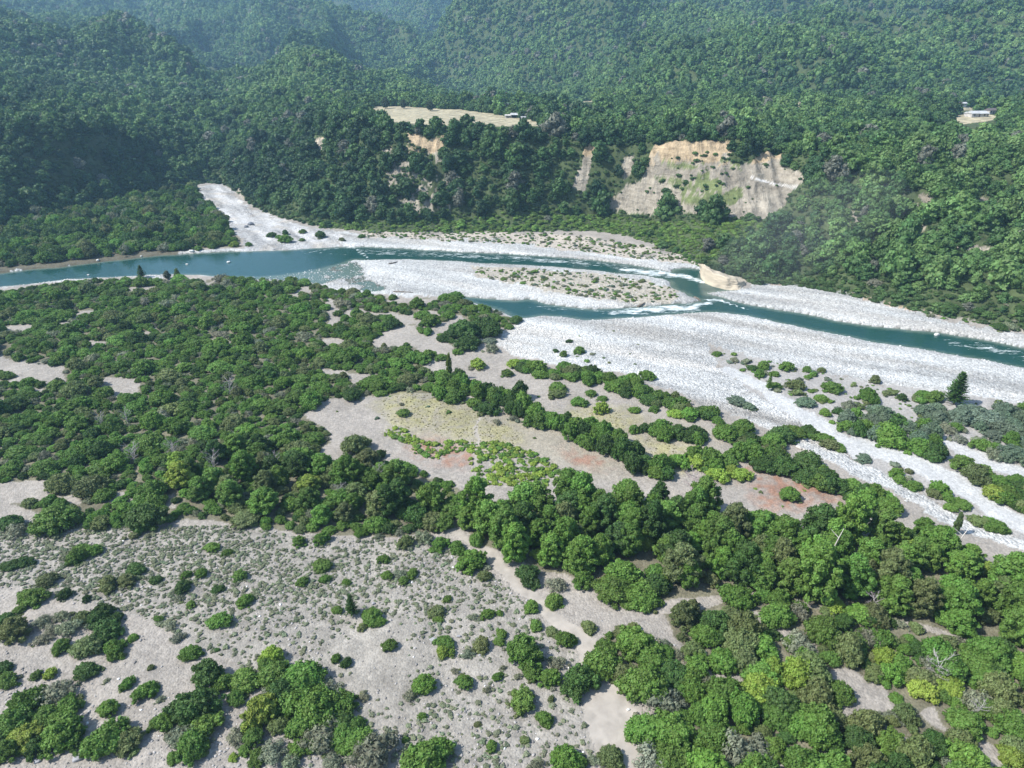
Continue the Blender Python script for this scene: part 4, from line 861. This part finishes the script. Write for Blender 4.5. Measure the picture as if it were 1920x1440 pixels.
# ------------------------------------------------------------------ stones and cushion plants
def ground_cover():
    q = np.random.default_rng(8)
    def spread(polys, bounds, sp, keep, excl=None, strips=()):
        px0, px1, py0, py1 = bounds
        cx, cyy = at_z([px0, px1, px0, px1], [py0, py0, py1, py1], 0.0)
        GX, GY = np.meshgrid(np.arange(cx.min(), cx.max(), sp), np.arange(cyy.min(), cyy.max(), sp))
        GX = (GX + (q.random(GX.shape) - .5) * sp).ravel(); GY = (GY + (q.random(GY.shape) - .5) * sp).ravel()
        px, py, _ = project(GX, GY, 0.0); m = inany(polys, px, py) & (px > -300) & (px < 2280) & (q.random(GX.shape) < keep(GX, GY))
        for L in TRACK: m &= ~instrip(px, py, L)
        return GX[m], GY[m]
    # cobbles on the bars
    X, Y = spread(GRAVEL, (-60, 2000, 345, 1040), 1.15, lambda x, y: .30 + 0 * x); m = rsample(RB, X, Y) < .62; X, Y = X[m], Y[m]; Z = zat(X, Y)
    X2, Y2 = spread([SHALLOW], (420, 740, 480, 550), .9, lambda x, y: .5 + 0 * x); X = np.append(X, X2); Y = np.append(Y, Y2); Z = np.append(Z, np.maximum(zat(X2, Y2), WLEV - .1))
    n = len(X); r = .16 + .34 * q.random(n) ** 3.0; T = np.array((.43, .43, .42)) * (.60 + .7 * q.random((n, 1)) ** .7) * (1 + streak(X, Y)[:, None] * .8) * (1 + (q.random((n, 3)) - .5) * .05)
    S = np.stack([r, r, r * .9], 1); print('cobbles', n)
    stuff('cobblestones', 'pale grey rounded river cobbles covering the gravel bars', 'cobbles', np.stack([X, Y, Z + r * .1], 1), S, q.random(n) * 6.28, np.clip(T, 0, .85), q.integers(4, size=n), STONE)
    # the stony flat in front
    flat = [(-300,990),(0,975),(320,975),(640,1005),(820,1005),(900,1040),(1060,1140),(1110,1160),(1260,1210),(1390,1240),(1390,1330),(1250,1290),(1130,1260),(1180,1480),(-300,1600)]
    dens = lambda x, y: np.clip(.55 + fbm(x, y, 14, 3) * 2.4, .10, .95)
    X, Y = spread([flat], (-120, 1420, 970, 1520), .52, lambda x, y: dens(x, y) * .55); px, py, _ = project(X, Y, 0.0); sm_ = inany([[(60,1110),(300,1130),(480,1210),(570,1240),(480,1300),(200,1330),(0,1220)],[(640,1290),(720,1370),(780,1440),(620,1460)]], px + fbm(X, Y, 6, 3) * 90, py + fbm(X + 50, Y, 6, 3) * 60); kp = ~sm_ | (q.random(len(X)) < .15); X, Y = X[kp], Y[kp]; Z = zat(X, Y); n = len(X)
    r = .09 + .26 * q.random(n) ** 3.0; T = np.array((.29, .275, .262)) * (.55 + .8 * q.random((n, 1))); T[q.random(n) < .02] = (.72, .71, .69)
    print('stones', n)
    stuff('loose_stones', 'loose grey stones strewn over the sandy flat', 'stones', np.stack([X, Y, Z + r * .1], 1), np.stack([r, r, r], 1), q.random(n) * 6.28, T, q.integers(4, size=n), STONE)
    px_d = lambda x, y: np.clip((fbm(x, y, 22, 3) * 2.6 + .75) , .03, .95)
    X, Y = spread([STONY], (-120, 1140, 970, 1480), .66, lambda x, y: px_d(x, y) * np.clip(.55 + (y - 105) / 60, .35, 1) * .95); Z = zat(X, Y); n = len(X)
    r = .20 + .42 * q.random(n) ** 1.4; T = np.array((.205, .235, .145)) * (.7 + .6 * q.random((n, 1))) * (1 + (q.random((n, 3)) - .5) * .12)
    print('cushions', n)
    stuff('cushion_plants', 'low pale grey-green cushion plants over the stony flat', 'ground cover', np.stack([X, Y, Z], 1), np.stack([r, r, r * .75], 1), q.random(n) * 6.28, T, q.integers(3, size=n), SMALL)
    # clearing: tussocks
    X, Y = spread(MEADOW, (700, 1310, 730, 890), .9, lambda x, y: .45 + 0 * x); Z = zat(X, Y); n = len(X); r = .10 + .20 * q.random(n)
    T = np.array((.27, .25, .13)) * (.7 + .6 * q.random((n, 1)))
    stuff('grass_tussocks', 'dry yellow-green grass tussocks covering the clearing', 'grass', np.stack([X, Y, Z], 1), np.stack([r, r, r * .7], 1), q.random(n) * 6.28, T, q.integers(3, size=n), SMALL)
ground_cover()

# ------------------------------------------------------------------ single things
def ray_ground(px, py):
    a, b, c = pix_dir(px, py); Ys_ = np.geomspace(60, 5000, 3000); Xs = a / b * Ys_; Zs = CAMZ + c / b * Ys_
    h = height(Xs, Ys_)[0]; k = int(np.argmax(h > Zs)); return float(Xs[k]), float(Ys_[k]), float(h[k])
def plain_mat(name, colour, rough=.8):
    m, n, l, p = mat(name); no = nnode(n, 'ShaderNodeTexNoise'); no.inputs['Scale'].default_value = 3; no.inputs['Detail'].default_value = 5
    rp = nnode(n, 'ShaderNodeValToRGB'); rp.color_ramp.elements[0].position = .3; rp.color_ramp.elements[1].position = .7
    rp.color_ramp.elements[0].color = tuple(c * .7 for c in colour) + (1,); rp.color_ramp.elements[1].color = tuple(min(c * 1.15, .9) for c in colour) + (1,)
    l.new(no.outputs[0], rp.inputs[0]); l.new(rp.outputs[0], p.inputs['Base Color']); p.inputs['Roughness'].default_value = rough
    bu = nnode(n, 'ShaderNodeBump'); bu.inputs['Distance'].default_value = .1; l.new(no.outputs[0], bu.inputs['Height']); l.new(bu.outputs[0], p.inputs['Normal'])
    return m
M_pale = plain_mat('pale boulder', (.62, .61, .58)); M_grey = plain_mat('grey boulder', (.30, .30, .31)); M_dark = plain_mat('dark wet rock', (.13, .14, .16), .5)
M_wood = plain_mat('bleached wood', (.52, .49, .45)); M_oldwood = plain_mat('old dark log', (.16, .13, .10))
M_ochre = plain_mat('ochre rock', (.46, .39, .29)); M_slab = plain_mat('straw coloured rock', (.62, .52, .34))
def tag(o, label, cat, group=None):
    o['label'] = label; o['category'] = cat
    if group: o['group'] = group
    return o
def boulder(px, py, w, m, label, seed, flat=.6, group='large boulders'):
    X, Y = at_z(px, py, WLEV if 'water' in label or 'river' in label else .2); X, Y = float(X), float(Y); dep = Y * CT + CAMZ * ST; r = .5 * w * dep / FP
    q = np.random.default_rng(seed); v, f = ICO[2]
    g = fbm(v[:, 0] * 1.0 + seed, v[:, 1] + v[:, 2] * .7, .9, 3); v = v * (1 + g[:, None] * .9); v = np.sign(v) * np.abs(v) ** .85
    me = mesh_from('boulder', v * r * np.array((1, .7, flat)), f, m); o = bpy.data.objects.new('boulder', me); COL.objects.link(o)
    z = float(zat(X, Y)[0]); o.location = (X, Y, max(z, WLEV) + r * flat * .35); o.rotation_euler = (0, 0, q.random() * 1.0 - .5)
    return tag(o, label, 'boulder', group)
for a in [(184,491,6,M_pale,'small pale boulder in the river close to the wooded far bank, at the left'),(265,482,4,M_pale,'tiny pale rock in the water off the wooded far bank'),
          (360,474,10,M_pale,'flat pale rock at the river edge, left of the gravel wash'),(429,492,8,M_pale,'white flat rock out in the blue river below the gravel wash'),(351,496,5,M_pale,'small rock in blue water above the cone-shaped bush'),
          (166,516,5,M_pale,'small pale boulder on the near river shore, at the left'),(1756,628,10,M_pale,'round pale boulder in the river against the right gravel bank'),
          (471,422,14,M_dark,'dark bluish rock in the middle of the gravel wash'),(462,427,9,M_dark,'smaller dark rock left of the one in the gravel wash'),(812,1202,14,M_grey,'rounded grey boulder beside the tall dark tree on the flat'),
          (72,1430,14,M_grey,'large grey boulder at the bottom left of the sandy flat'),(147,1427,17,M_grey,'broad grey boulder on sand below the round bush'),(860,1195,9,M_grey,'small grey boulder right of the tall dark tree'),
          (1178,1333,7,M_pale,'white stone lying where the sandy track widens'),(1312,1237,9,M_pale,'white stone at the left of the sandy pocket in the scrub'),(1322,1228,6,M_pale,'smaller white stone above the one in the sandy pocket'),
          (1343,1220,8,M_pale,'white stone at the top of the sandy pocket'),(1342,1258,6,M_pale,'white stone low in the sandy pocket among shrubs'),(1613,1107,7,M_pale,'pinkish white stone in the shade of the wood'),
          (1550,1133,13,M_slab,'pale straw-coloured slab among dense shrubs'),(229,1134,5,M_pale,'white stone on bare sand, left half of the flat'),(265,1136,4,M_pale,'tiny white stone right of its twin on bare sand'),
          (900,1230,7,M_grey,'grey boulder between shrubs in the middle of the flat'),(700,1130,8,M_grey,'low grey boulder right of the lone conifer')]:
    boulder(a[0], a[1], a[2], a[3], a[4], int(a[0]) % 97, .45 if 'flat' in a[4] or 'slab' in a[4] else .6)
def log(p0, p1, rad, m, label, bend=.06, stubs=3, seed=1):
    q = random.Random(seed); A = [float(v) for v in at_z(*p0, .3)]; B = [float(v) for v in at_z(*p1, .3)]
    A = Vector((A[0], A[1], 0)); B = Vector((B[0], B[1], 0)); L = (B - A).length; n = (B - A).cross(Vector((0, 0, 1))).normalized(); c = (A + B) / 2
    pts = []
    for i in range(7):
        t = i / 6; p = A.lerp(B, t) + n * math.sin(t * math.pi) * L * bend; p.z = float(zat(p.x, p.y)[0]) + rad * .8; pts.append(p - c)
    parts = [tube(pts, [rad * (1.1 - .1 * i) for i in range(7)], 8)]
    for k in range(stubs):
        b = pts[1 + k]; d = Vector((q.uniform(-1, 1), q.uniform(-1, 1), q.uniform(.2, .9))).normalized() * L * .16
        parts.append(tube([b, b + d * .5, b + d], [rad * .5, rad * .35, rad * .12], 5))
    V, F = join(parts); o = bpy.data.objects.new('driftwood_log', mesh_from('driftwood_log', V, F, m)); COL.objects.link(o); o.location = c
    return tag(o, label, 'log', 'driftwood logs')
log((729,496), (745,491), .35, M_oldwood, 'curved dark driftwood log stranded on the upper gravel bar', .12)
log((896,588), (920,586), .45, M_wood, 'bleached driftwood log at the tip of the scrub by the river channel')
log((738,547), (775,549), .3, M_oldwood, 'long thin dark log along the lower edge of the gravel bar', .03)
log((1196,572), (1208,568), .5, M_oldwood, 'dark log lodged on the channel bank below the island')
log((1493,838), (1522,848), .4, M_wood, 'bleached log lying over the dark hollow beside the braid')
log((1302,556), (1320,562), .4, M_oldwood, 'dark log at the downstream tip of the island')
# bleached snags standing in the wood
def snag(px, py, h, lean, label, seed):
    X, Y = [float(v) for v in at_z(px, py, 0)]; z = float(zat(X, Y)[0]); q = random.Random(seed)
    P = [Vector((lean[0] * h * t ** 1.4, lean[1] * h * t ** 1.4, h * t)) for t in (0, .25, .5, .75, 1)]; parts = [tube(P, [.24, .2, .15, .1, .04], 8)]
    o = bpy.data.objects.new('dead_tree', None); COL.objects.link(o); o.location = (X, Y, z - .2)
    V, F = join(parts); t = bpy.data.objects.new('trunk', mesh_from('snag_trunk', V, F, M_wood)); COL.objects.link(t); t.parent = o
    for k in range(4):
        b = P[1 + k % 3]; a = q.random() * 6.28; d = Vector((math.cos(a), math.sin(a), .6)) * h * .22; V, F = tube([b, b + d * .6, b + d], [.08, .05, .02], 5)
        c = bpy.data.objects.new('branch', mesh_from('snag_branch', V, F, M_wood)); COL.objects.link(c); c.parent = o
    tag(o, label, 'dead tree', 'bleached dead trunks')
snag(1549, 1062, 9, (.25, .1), 'bleached leaning dead trunk rising out of the tall wood', 3)
snag(1770, 1062, 9, (.45, .2), 'pale dead trunk leaning right beside the dark gap in the wood', 4)
snag(1660, 1110, 6, (.05, 0), 'thin pale dead trunk in the shaded gap of the wood', 5)
# ochre rock bluff where the river bends
def bluff():
    line = [(1313,512),(1315,522),(1322,531),(1338,538),(1360,543),(1384,545),(1398,541),(1404,536)]
    W_ = np.array([at_z(a, b, WLEV) for a, b in line]); t = np.linspace(0, len(line) - 1, 60); bx = np.interp(t, range(len(line)), W_[:, 0]); by = np.interp(t, range(len(line)), W_[:, 1])
    c = np.array([bx.mean() + 2, by.max() + 10]); nv = 34; V = []
    top = 6.0 * np.interp(t, [0, 1.0, 2, 3.2, 4.2, 5.4, 7], [.18, .62, .95, .80, .72, .45, .1])
    for j in range(nv):
        v = j / (nv - 1); up = min(v / .6, 1); back = .16 * up + max(v - .6, 0) / .4 * .7
        X = bx + (c[0] - bx) * back * .12; Y = by + up * 2.2 + max(v - .6, 0) / .4 * 6; Z = -1.2 + (top + 1.2) * (up ** .85) + max(v - .6, 0) * 1.0
        nz = fbm(X * 1.6, Z * 1.2 + Y * .3, 3.0, 4) * 1.8 + fbm(X + 9, Z * 3, 1.1, 3) * 1.1
        V.append(np.stack([X + nz * .4, Y - nz * .9, Z + nz * .5 * up], 1))
    V = np.concatenate(V) - np.array((c[0], c[1], 0)); n_ = 60
    F = np.array([(j * n_ + i, j * n_ + i + 1, (j + 1) * n_ + i + 1, (j + 1) * n_ + i) for j in range(nv - 1) for i in range(n_ - 1)])
    o = bpy.data.objects.new('rock_bluff', mesh_from('rock_bluff', V, F, M_ochre)); COL.objects.link(o); o.location = (c[0], c[1], 0)
    tag(o, 'ochre rock bluff dropping into the river at the bend', 'rock')
bluff()
# farm buildings far off
M_white = plain_mat('whitewashed boards', (.48, .46, .43)); M_tin = plain_mat('pale tin roof', (.46, .47, .47), .6); M_brownroof = plain_mat('dark roof', (.12, .10, .10)); M_glass = plain_mat('window glass', (.05, .06, .07), .2); M_red = plain_mat('rusty red roof', (.34, .13, .09))
def box(x0, x1, y0, y1, z0, z1):
    V = [(x, y, z) for z in (z0, z1) for y in (y0, y1) for x in (x0, x1)]
    return V, [(0,2,3,1),(4,5,7,6),(0,1,5,4),(2,6,7,3),(0,4,6,2),(1,3,7,5)]
def house(px, py, w, d, h, roofm, label, name='farmhouse', open_=False, rot=0.1):
    X, Y, Z = ray_ground(px, py); o = bpy.data.objects.new(name, None); COL.objects.link(o); o.location = (X, Y, Z); o.rotation_euler = (0, 0, rot)
    def part(nm, vf, m, par=o):
        c = bpy.data.objects.new(nm, mesh_from(nm, np.array(vf[0]), vf[1], m)); COL.objects.link(c); c.parent = par; return c
    if open_:
        for x in (-w / 2 + .1, w / 2 - .1):
            for y in (-d / 2 + .1, d / 2 - .1): part('post', box(x - .1, x + .1, y - .1, y + .1, -.6, h), M_wood)
    else:
        part('wall', box(-w / 2, w / 2, -d / 2, d / 2, -.8, h), M_white)
        part('door', box(-.5, .5, -d / 2 - .06, -d / 2 - .003, 0, 2), M_brownroof)
        for x in (-w * .32, w * .32): part('window', box(x - .55, x + .55, -d / 2 - .05, -d / 2 - .003, 1, 2), M_glass)
    a, b, r = w / 2 + .4, d / 2 + .5, d * .28
    V = [(-a, -b, h), (a, -b, h), (a, b, h), (-a, b, h), (-a, 0, h + r), (a, 0, h + r), (-a, -b, h - .15), (a, -b, h - .15), (a, b, h - .15), (-a, b, h - .15)]
    part('roof', (V, [(0,1,5,4),(2,3,4,5),(0,4,3),(1,2,5),(6,9,8,7),(0,6,7,1),(1,7,8,2),(2,8,9,3),(3,9,6,0)]), roofm)
    tag(o, label, 'house' if not open_ else 'shed', 'farm buildings across the river')
house(1831, 219, 12, 6, 2.6, M_tin, 'long white farmhouse with pale roof on the tan field', rot=.05)
house(1816, 218, 5, 4, 2.2, M_tin, 'small pale shed at the left end of the long farmhouse', 'farm_shed')
house(1845, 219, 4, 3.5, 2.2, M_tin, 'little pale shed at the right end of the long farmhouse', 'farm_shed')
house(1857, 213, 8, 5, 2.6, M_brownroof, 'dark-roofed farm building behind the long white farmhouse', rot=.3)
house(1895, 219, 10, 5, 2.4, M_tin, 'pale-roofed farm building at the right edge of the farm', rot=0)
house(1804, 199, 6, 4, 2.4, M_tin, 'white-roofed hut among trees above the farm field')
house(965, 221, 6, 4.5, 2.4, M_tin, 'open hut with pale roof at the back of the long dry field', 'field_shelter', True)
house(952, 221, 4, 3, 1.8, M_white, 'small white shed left of the open hut on the dry field', 'farm_shed')
house(981, 224, 3, 2.5, 1.6, M_tin, 'tiny pale shed right of the open hut on the dry field', 'farm_shed')
# trees one by one on the dry field and the rim, and the dead trees
def lone(px, py, w, h, mesh, tint, label, name='broadleaf_tree', cat='tree', group=None, trunk=True):
    X, Y, Z = ray_ground(px, py); dep = Y * CT - (Z - CAMZ) * ST; r = .5 * w * dep / FP; hz = h * dep / FP / CT
    zz = max(v.co.z for v in mesh.vertices)
    if trunk:
        o = bpy.data.objects.new(name, None); COL.objects.link(o)
        c = bpy.data.objects.new('crown', mesh); COL.objects.link(c); c.parent = o; c['tint'] = list(tint); c.scale = (r, r, hz / zz * .94); c.location = (0, 0, hz * .06)
        t = bpy.data.objects.new('trunk', TRUNK[0]); COL.objects.link(t); t.parent = o; t.scale = (r, r, hz / 2.2)
    else:
        o = bpy.data.objects.new(name, mesh); COL.objects.link(o); o['tint'] = list(tint); o.scale = (r, r, hz / zz)
    o.location = (X, Y, Z - .1); o.rotation_euler = (0, 0, px % 6); return tag(o, label, cat, group)
G = 'trees standing in the dry field'
lone(723, 204, 14, 20, TREE[1], (.055, .085, .05), 'leftmost round tree standing free in the long dry field', group=G)
lone(757, 204, 10, 16, TREE[0], (.055, .085, .05), 'narrow middle tree of three standing in the long dry field', group=G)
lone(807, 208, 15, 17, TREE[3], (.05, .08, .045), 'rightmost round tree of three standing in the long dry field', group=G)
lone(843, 712, 10, 52, TREE[2], (.14, .19, .045), 'slender yellowish spire of a tree rising out of the shrub row', 'spire_tree')
lone(1790, 1000, 12, 46, TREE[4], (.11, .17, .06), 'slender pale green tree beside the white gravel braid', 'spire_tree')
lone(334, 524, 9, 20, TREE[1], (.15, .22, .06), 'thin light green young tree on the near river shore', 'young_tree')
lone(315, 524, 12, 16, TREE[3], (.11, .13, .08), 'greyish bushy young tree left of the thin light green one', 'young_tree')
for px, py, w, h, lb in ((1345,514,22,18,'dark bush on top of the ochre rock at the river bend'),(1368,524,24,20,'dark bush right of the first on the ochre rock'),(1327,507,14,12,'small bush on the left shoulder of the ochre rock')):
    lone(px, py, w, h, DOME[3], (.06, .10, .04), lb, 'shrub', 'shrub', 'shrubs of the river plain', trunk=False)
GD = 'silver dead trees'
for i, (px, py, w, h, lb) in enumerate([(433,745,34,44,'silvery dead tree right of the small sandy clearings'),(193,805,26,36,'grey leafless tree deep in the scrub at the left'),(240,797,30,36,'grey leafless tree right of the first grey one at the left'),
        (253,868,40,42,'wide grey dead tree in the middle of the left scrub'),(327,858,36,40,'grey dead tree below the yellow-green bushes'),(403,885,36,46,'tall grey dead tree right of the yellow-green bushes'),
        (443,835,28,30,'small grey dead tree among light green shrubs'),(517,890,34,48,'pale bare tree at the left of the shaded gap in the scrub'),(497,922,26,34,'whitish bare tree below the pale bare one'),
        (712,905,30,42,'grey bare tree behind the left end of the tall wood'),(883,968,54,62,'large silvery dead tree at the left end of the tall wood'),(1413,1095,40,44,'grey leafless bush tree in front of the tall wood'),
        (1633,1145,52,40,'wide pale grey bare tree below the shaded gap in the wood'),(1750,1272,66,56,'big round grey leafless tree in the right scrub'),(1513,1362,20,24,'small grey bare bush amid green shrubs, lower right'),
        (1830,1345,40,40,'grey bare tree by the sandy pocket, lower right'),(1298,925,60,50,'pinkish grey leafless tree behind the tall wood'),(640,935,28,34,'thin grey bare tree in the middle wood')]):
    lone(px, py, w, h, DEAD[i % 2], TINT['w'] if i != 16 else (.34, .28, .27), lb, 'dead_tree', 'dead tree', GD, trunk=False)

# ------------------------------------------------------------------ telling every plant apart
LAND = [('the yellow-green clearing', 830, 780), ('the lime-green ferns', 930, 870), ('the bare reddish patch', 1500, 925), ('the lone conifer on the flat', 661, 1130), ('the tall dark tree on the flat', 780, 1225),
        ('the wide end of the track', 1150, 1340), ('the bend of the sandy track', 1000, 1110), ('the top of the sandy track', 850, 1000), ('the round bush by the track', 1085, 1277), ('the dark conifer by the gravel bar', 1787, 735),
        ('the two blue-green bushes', 1385, 755), ('the sandy inlet at the left', 70, 935), ('the tip of scrub by the river', 970, 605), ('the big round bush, bottom left', 205, 1383), ('the bottom left corner', 0, 1440),
        ('the bottom right corner', 1920, 1440), ('the right sandy pocket', 1620, 1300), ('the white stones among shrubs', 1330, 1235), ('the bright bush crowning a clump', 512, 1230), ('the dark clump on the left flat', 195, 1160),
        ('the big silvery dead tree', 883, 940), ('the grey leafless round tree', 1750, 1247), ('the middle of the stony flat', 500, 1080), ('the leaning bleached trunk', 1549, 1030), ('the white gravel braid', 1640, 890),
        ('the grey silt path', 1720, 865), ('the slender yellowish spire tree', 843, 690), ('the middle sand strip', 1130, 760), ('the stony clearing far left', 60, 697), ('the sandy clearing at left', 225, 728),
        ('the yellow-green bushes at left', 330, 820), ('the cone-shaped bush by the river', 267, 510), ('the reddish pocket below the wood', 1440, 1175), ('the dark end of the shrub row', 1200, 860), ('the right edge of the wood', 1900, 1120), ('the middle of the tall wood', 1250, 1030),
        ('the sandy gaps above the river scrub', 830, 650), ('the far bank boulder', 1756, 628), ('the grey boulder, bottom left', 72, 1430), ('the bottom edge, middle', 960, 1440)]
TONE = {'d': 'dark green', 'g': 'mid green', 'o': 'olive green', 'y': 'yellow-green', 's': 'grey-green', 'b': 'blue-green', 'm': 'fresh green'}
def label_all():
    rows = {}
    for o, kind, tone, px, py, size in THINGS:
        vis = py - size * .25
        if kind == 'conifer':
            continue
        d = [math.hypot(px - a, (vis - b) * 1.25) for _, a, b in LAND]; k = int(np.argmin(d)); nm, a, b = LAND[k]
        dx, dy = px - a, (vis - b) * 1.25
        if d[k] < 22: side = 'right at'
        elif abs(dx) > abs(dy) * 1.8: side = 'right of' if dx > 0 else 'left of'
        elif abs(dy) > abs(dx) * 1.8: side = 'below' if dy > 0 else 'above'
        else: side = ('below' if dy > 0 else 'above') + (' and right of' if dx > 0 else ' and left of')
        sw = 'big ' if size > 58 else ('small ' if size < 30 else '')
        noun = 'tree' if kind == 'tree' else 'shrub'
        rows.setdefault(f"{sw}{TONE[tone]} {noun} {side} {nm}", []).append((px, vis, o, kind))
        o['category'] = noun
        o['group'] = 'trees of the tall wood' if kind == 'tree' else ('shrubs of the sandy flat' if py > 1000 and px < 1100 else ('shrubs on the right-hand slope' if py > 1100 else 'shrubs of the river plain'))
    word = ['leftmost', 'second', 'third', 'fourth', 'fifth', 'sixth', 'seventh', 'eighth', 'ninth', 'tenth', 'eleventh', 'twelfth', 'thirteenth', 'fourteenth', 'fifteenth', 'sixteenth', 'seventeenth', 'eighteenth', 'nineteenth', 'twentieth']
    for base, L in rows.items():
        L.sort(key=lambda t: t[0])
        for i, t in enumerate(L):
            if len(L) == 1: lb = base
            elif i == 0: lb = 'leftmost ' + base
            elif i == len(L) - 1: lb = 'rightmost ' + base
            else: lb = f"{base}, {word[min(i, 19)]} from left"
            w_ = lb.split()
            t[2]['label'] = lb if len(w_) <= 16 else lb.replace(' and left of', ' left of').replace(' and right of', ' right of')
    cl = ['dark feathery conifer standing alone on the stony flat', 'large dark conifer at the edge of the white gravel bar', 'thin young conifer beside the white gravel bar', 'dark cone-shaped conifer on the near river shore']
    cs = [(661, 1155), (1787, 762), (1440, 735), (267, 522)]
    for o, kind, tone, px, py, size in THINGS:
        if kind == 'conifer':
            k = min(range(4), key=lambda j: math.hypot(px - cs[j][0], py - cs[j][1])); tag(o, cl[k], 'conifer', 'conifers on the river plain')
label_all()

# ------------------------------------------------------------------ air
def haze():
    V = [(x, y, z) for z in (-60, float(ZZ.max()) + 30) for y in (-300, 9600) for x in (-11500, 11500)]
    F = [(0,2,3,1),(4,5,7,6),(0,1,5,4),(2,6,7,3),(0,4,6,2),(1,3,7,5)]
    m = bpy.data.materials.new('haze'); m.use_nodes = True; n = m.node_tree.nodes; n.remove(n['Principled BSDF'])
    v = n.new('ShaderNodeVolumePrincipled'); v.inputs['Density'].default_value = .00014; v.inputs['Color'].default_value = (.42, .71, 1, 1); v.inputs['Anisotropy'].default_value = .2
    m.node_tree.links.new(v.outputs[0], n['Material Output'].inputs['Volume'])
    me = bpy.data.meshes.new('haze'); me.from_pydata(V, [], F); me.update(); me.materials.append(m)
    o = bpy.data.objects.new('haze', me); COL.objects.link(o); o['kind'] = 'stuff'; o['label'] = 'thin blue haze in the valley air'; o['category'] = 'haze'
haze()

def dust():
    """a faint plume of dust drifting off the slope"""
    V = []; F = []
    for (px, py, Y, rx_, ry_, rz_) in ((1510,440,318,48,22,24),):
        a, b, c = pix_dir(px, py); t = Y / b; v, f = ICO[2]; k = len(V)
        V += [(x * rx_ + a * t, y * ry_ + Y + x * 14, z * rz_ + x * 13 + CAMZ + c * t) for x, y, z in v * (1 + (fbm(v[:, 0] + px, v[:, 1] + v[:, 2], .8, 2))[:, None] * .6)]
        F += [tuple(int(i) + k for i in q) for q in f]
    m = bpy.data.materials.new('dust'); m.use_nodes = True; n = m.node_tree.nodes; n.remove(n['Principled BSDF'])
    v = n.new('ShaderNodeVolumeScatter'); v.inputs['Density'].default_value = .0013; v.inputs['Color'].default_value = (1, 1, 1, 1)
    m.node_tree.links.new(v.outputs[0], n['Material Output'].inputs['Volume'])
    me = bpy.data.meshes.new('dust_plume'); me.from_pydata(V, [], F); me.update(); me.materials.append(m)
    o = bpy.data.objects.new('dust_plume', me); COL.objects.link(o); o['kind'] = 'stuff'; o['label'] = 'faint whitish dust drifting in front of the right slope'; o['category'] = 'dust'
dust()
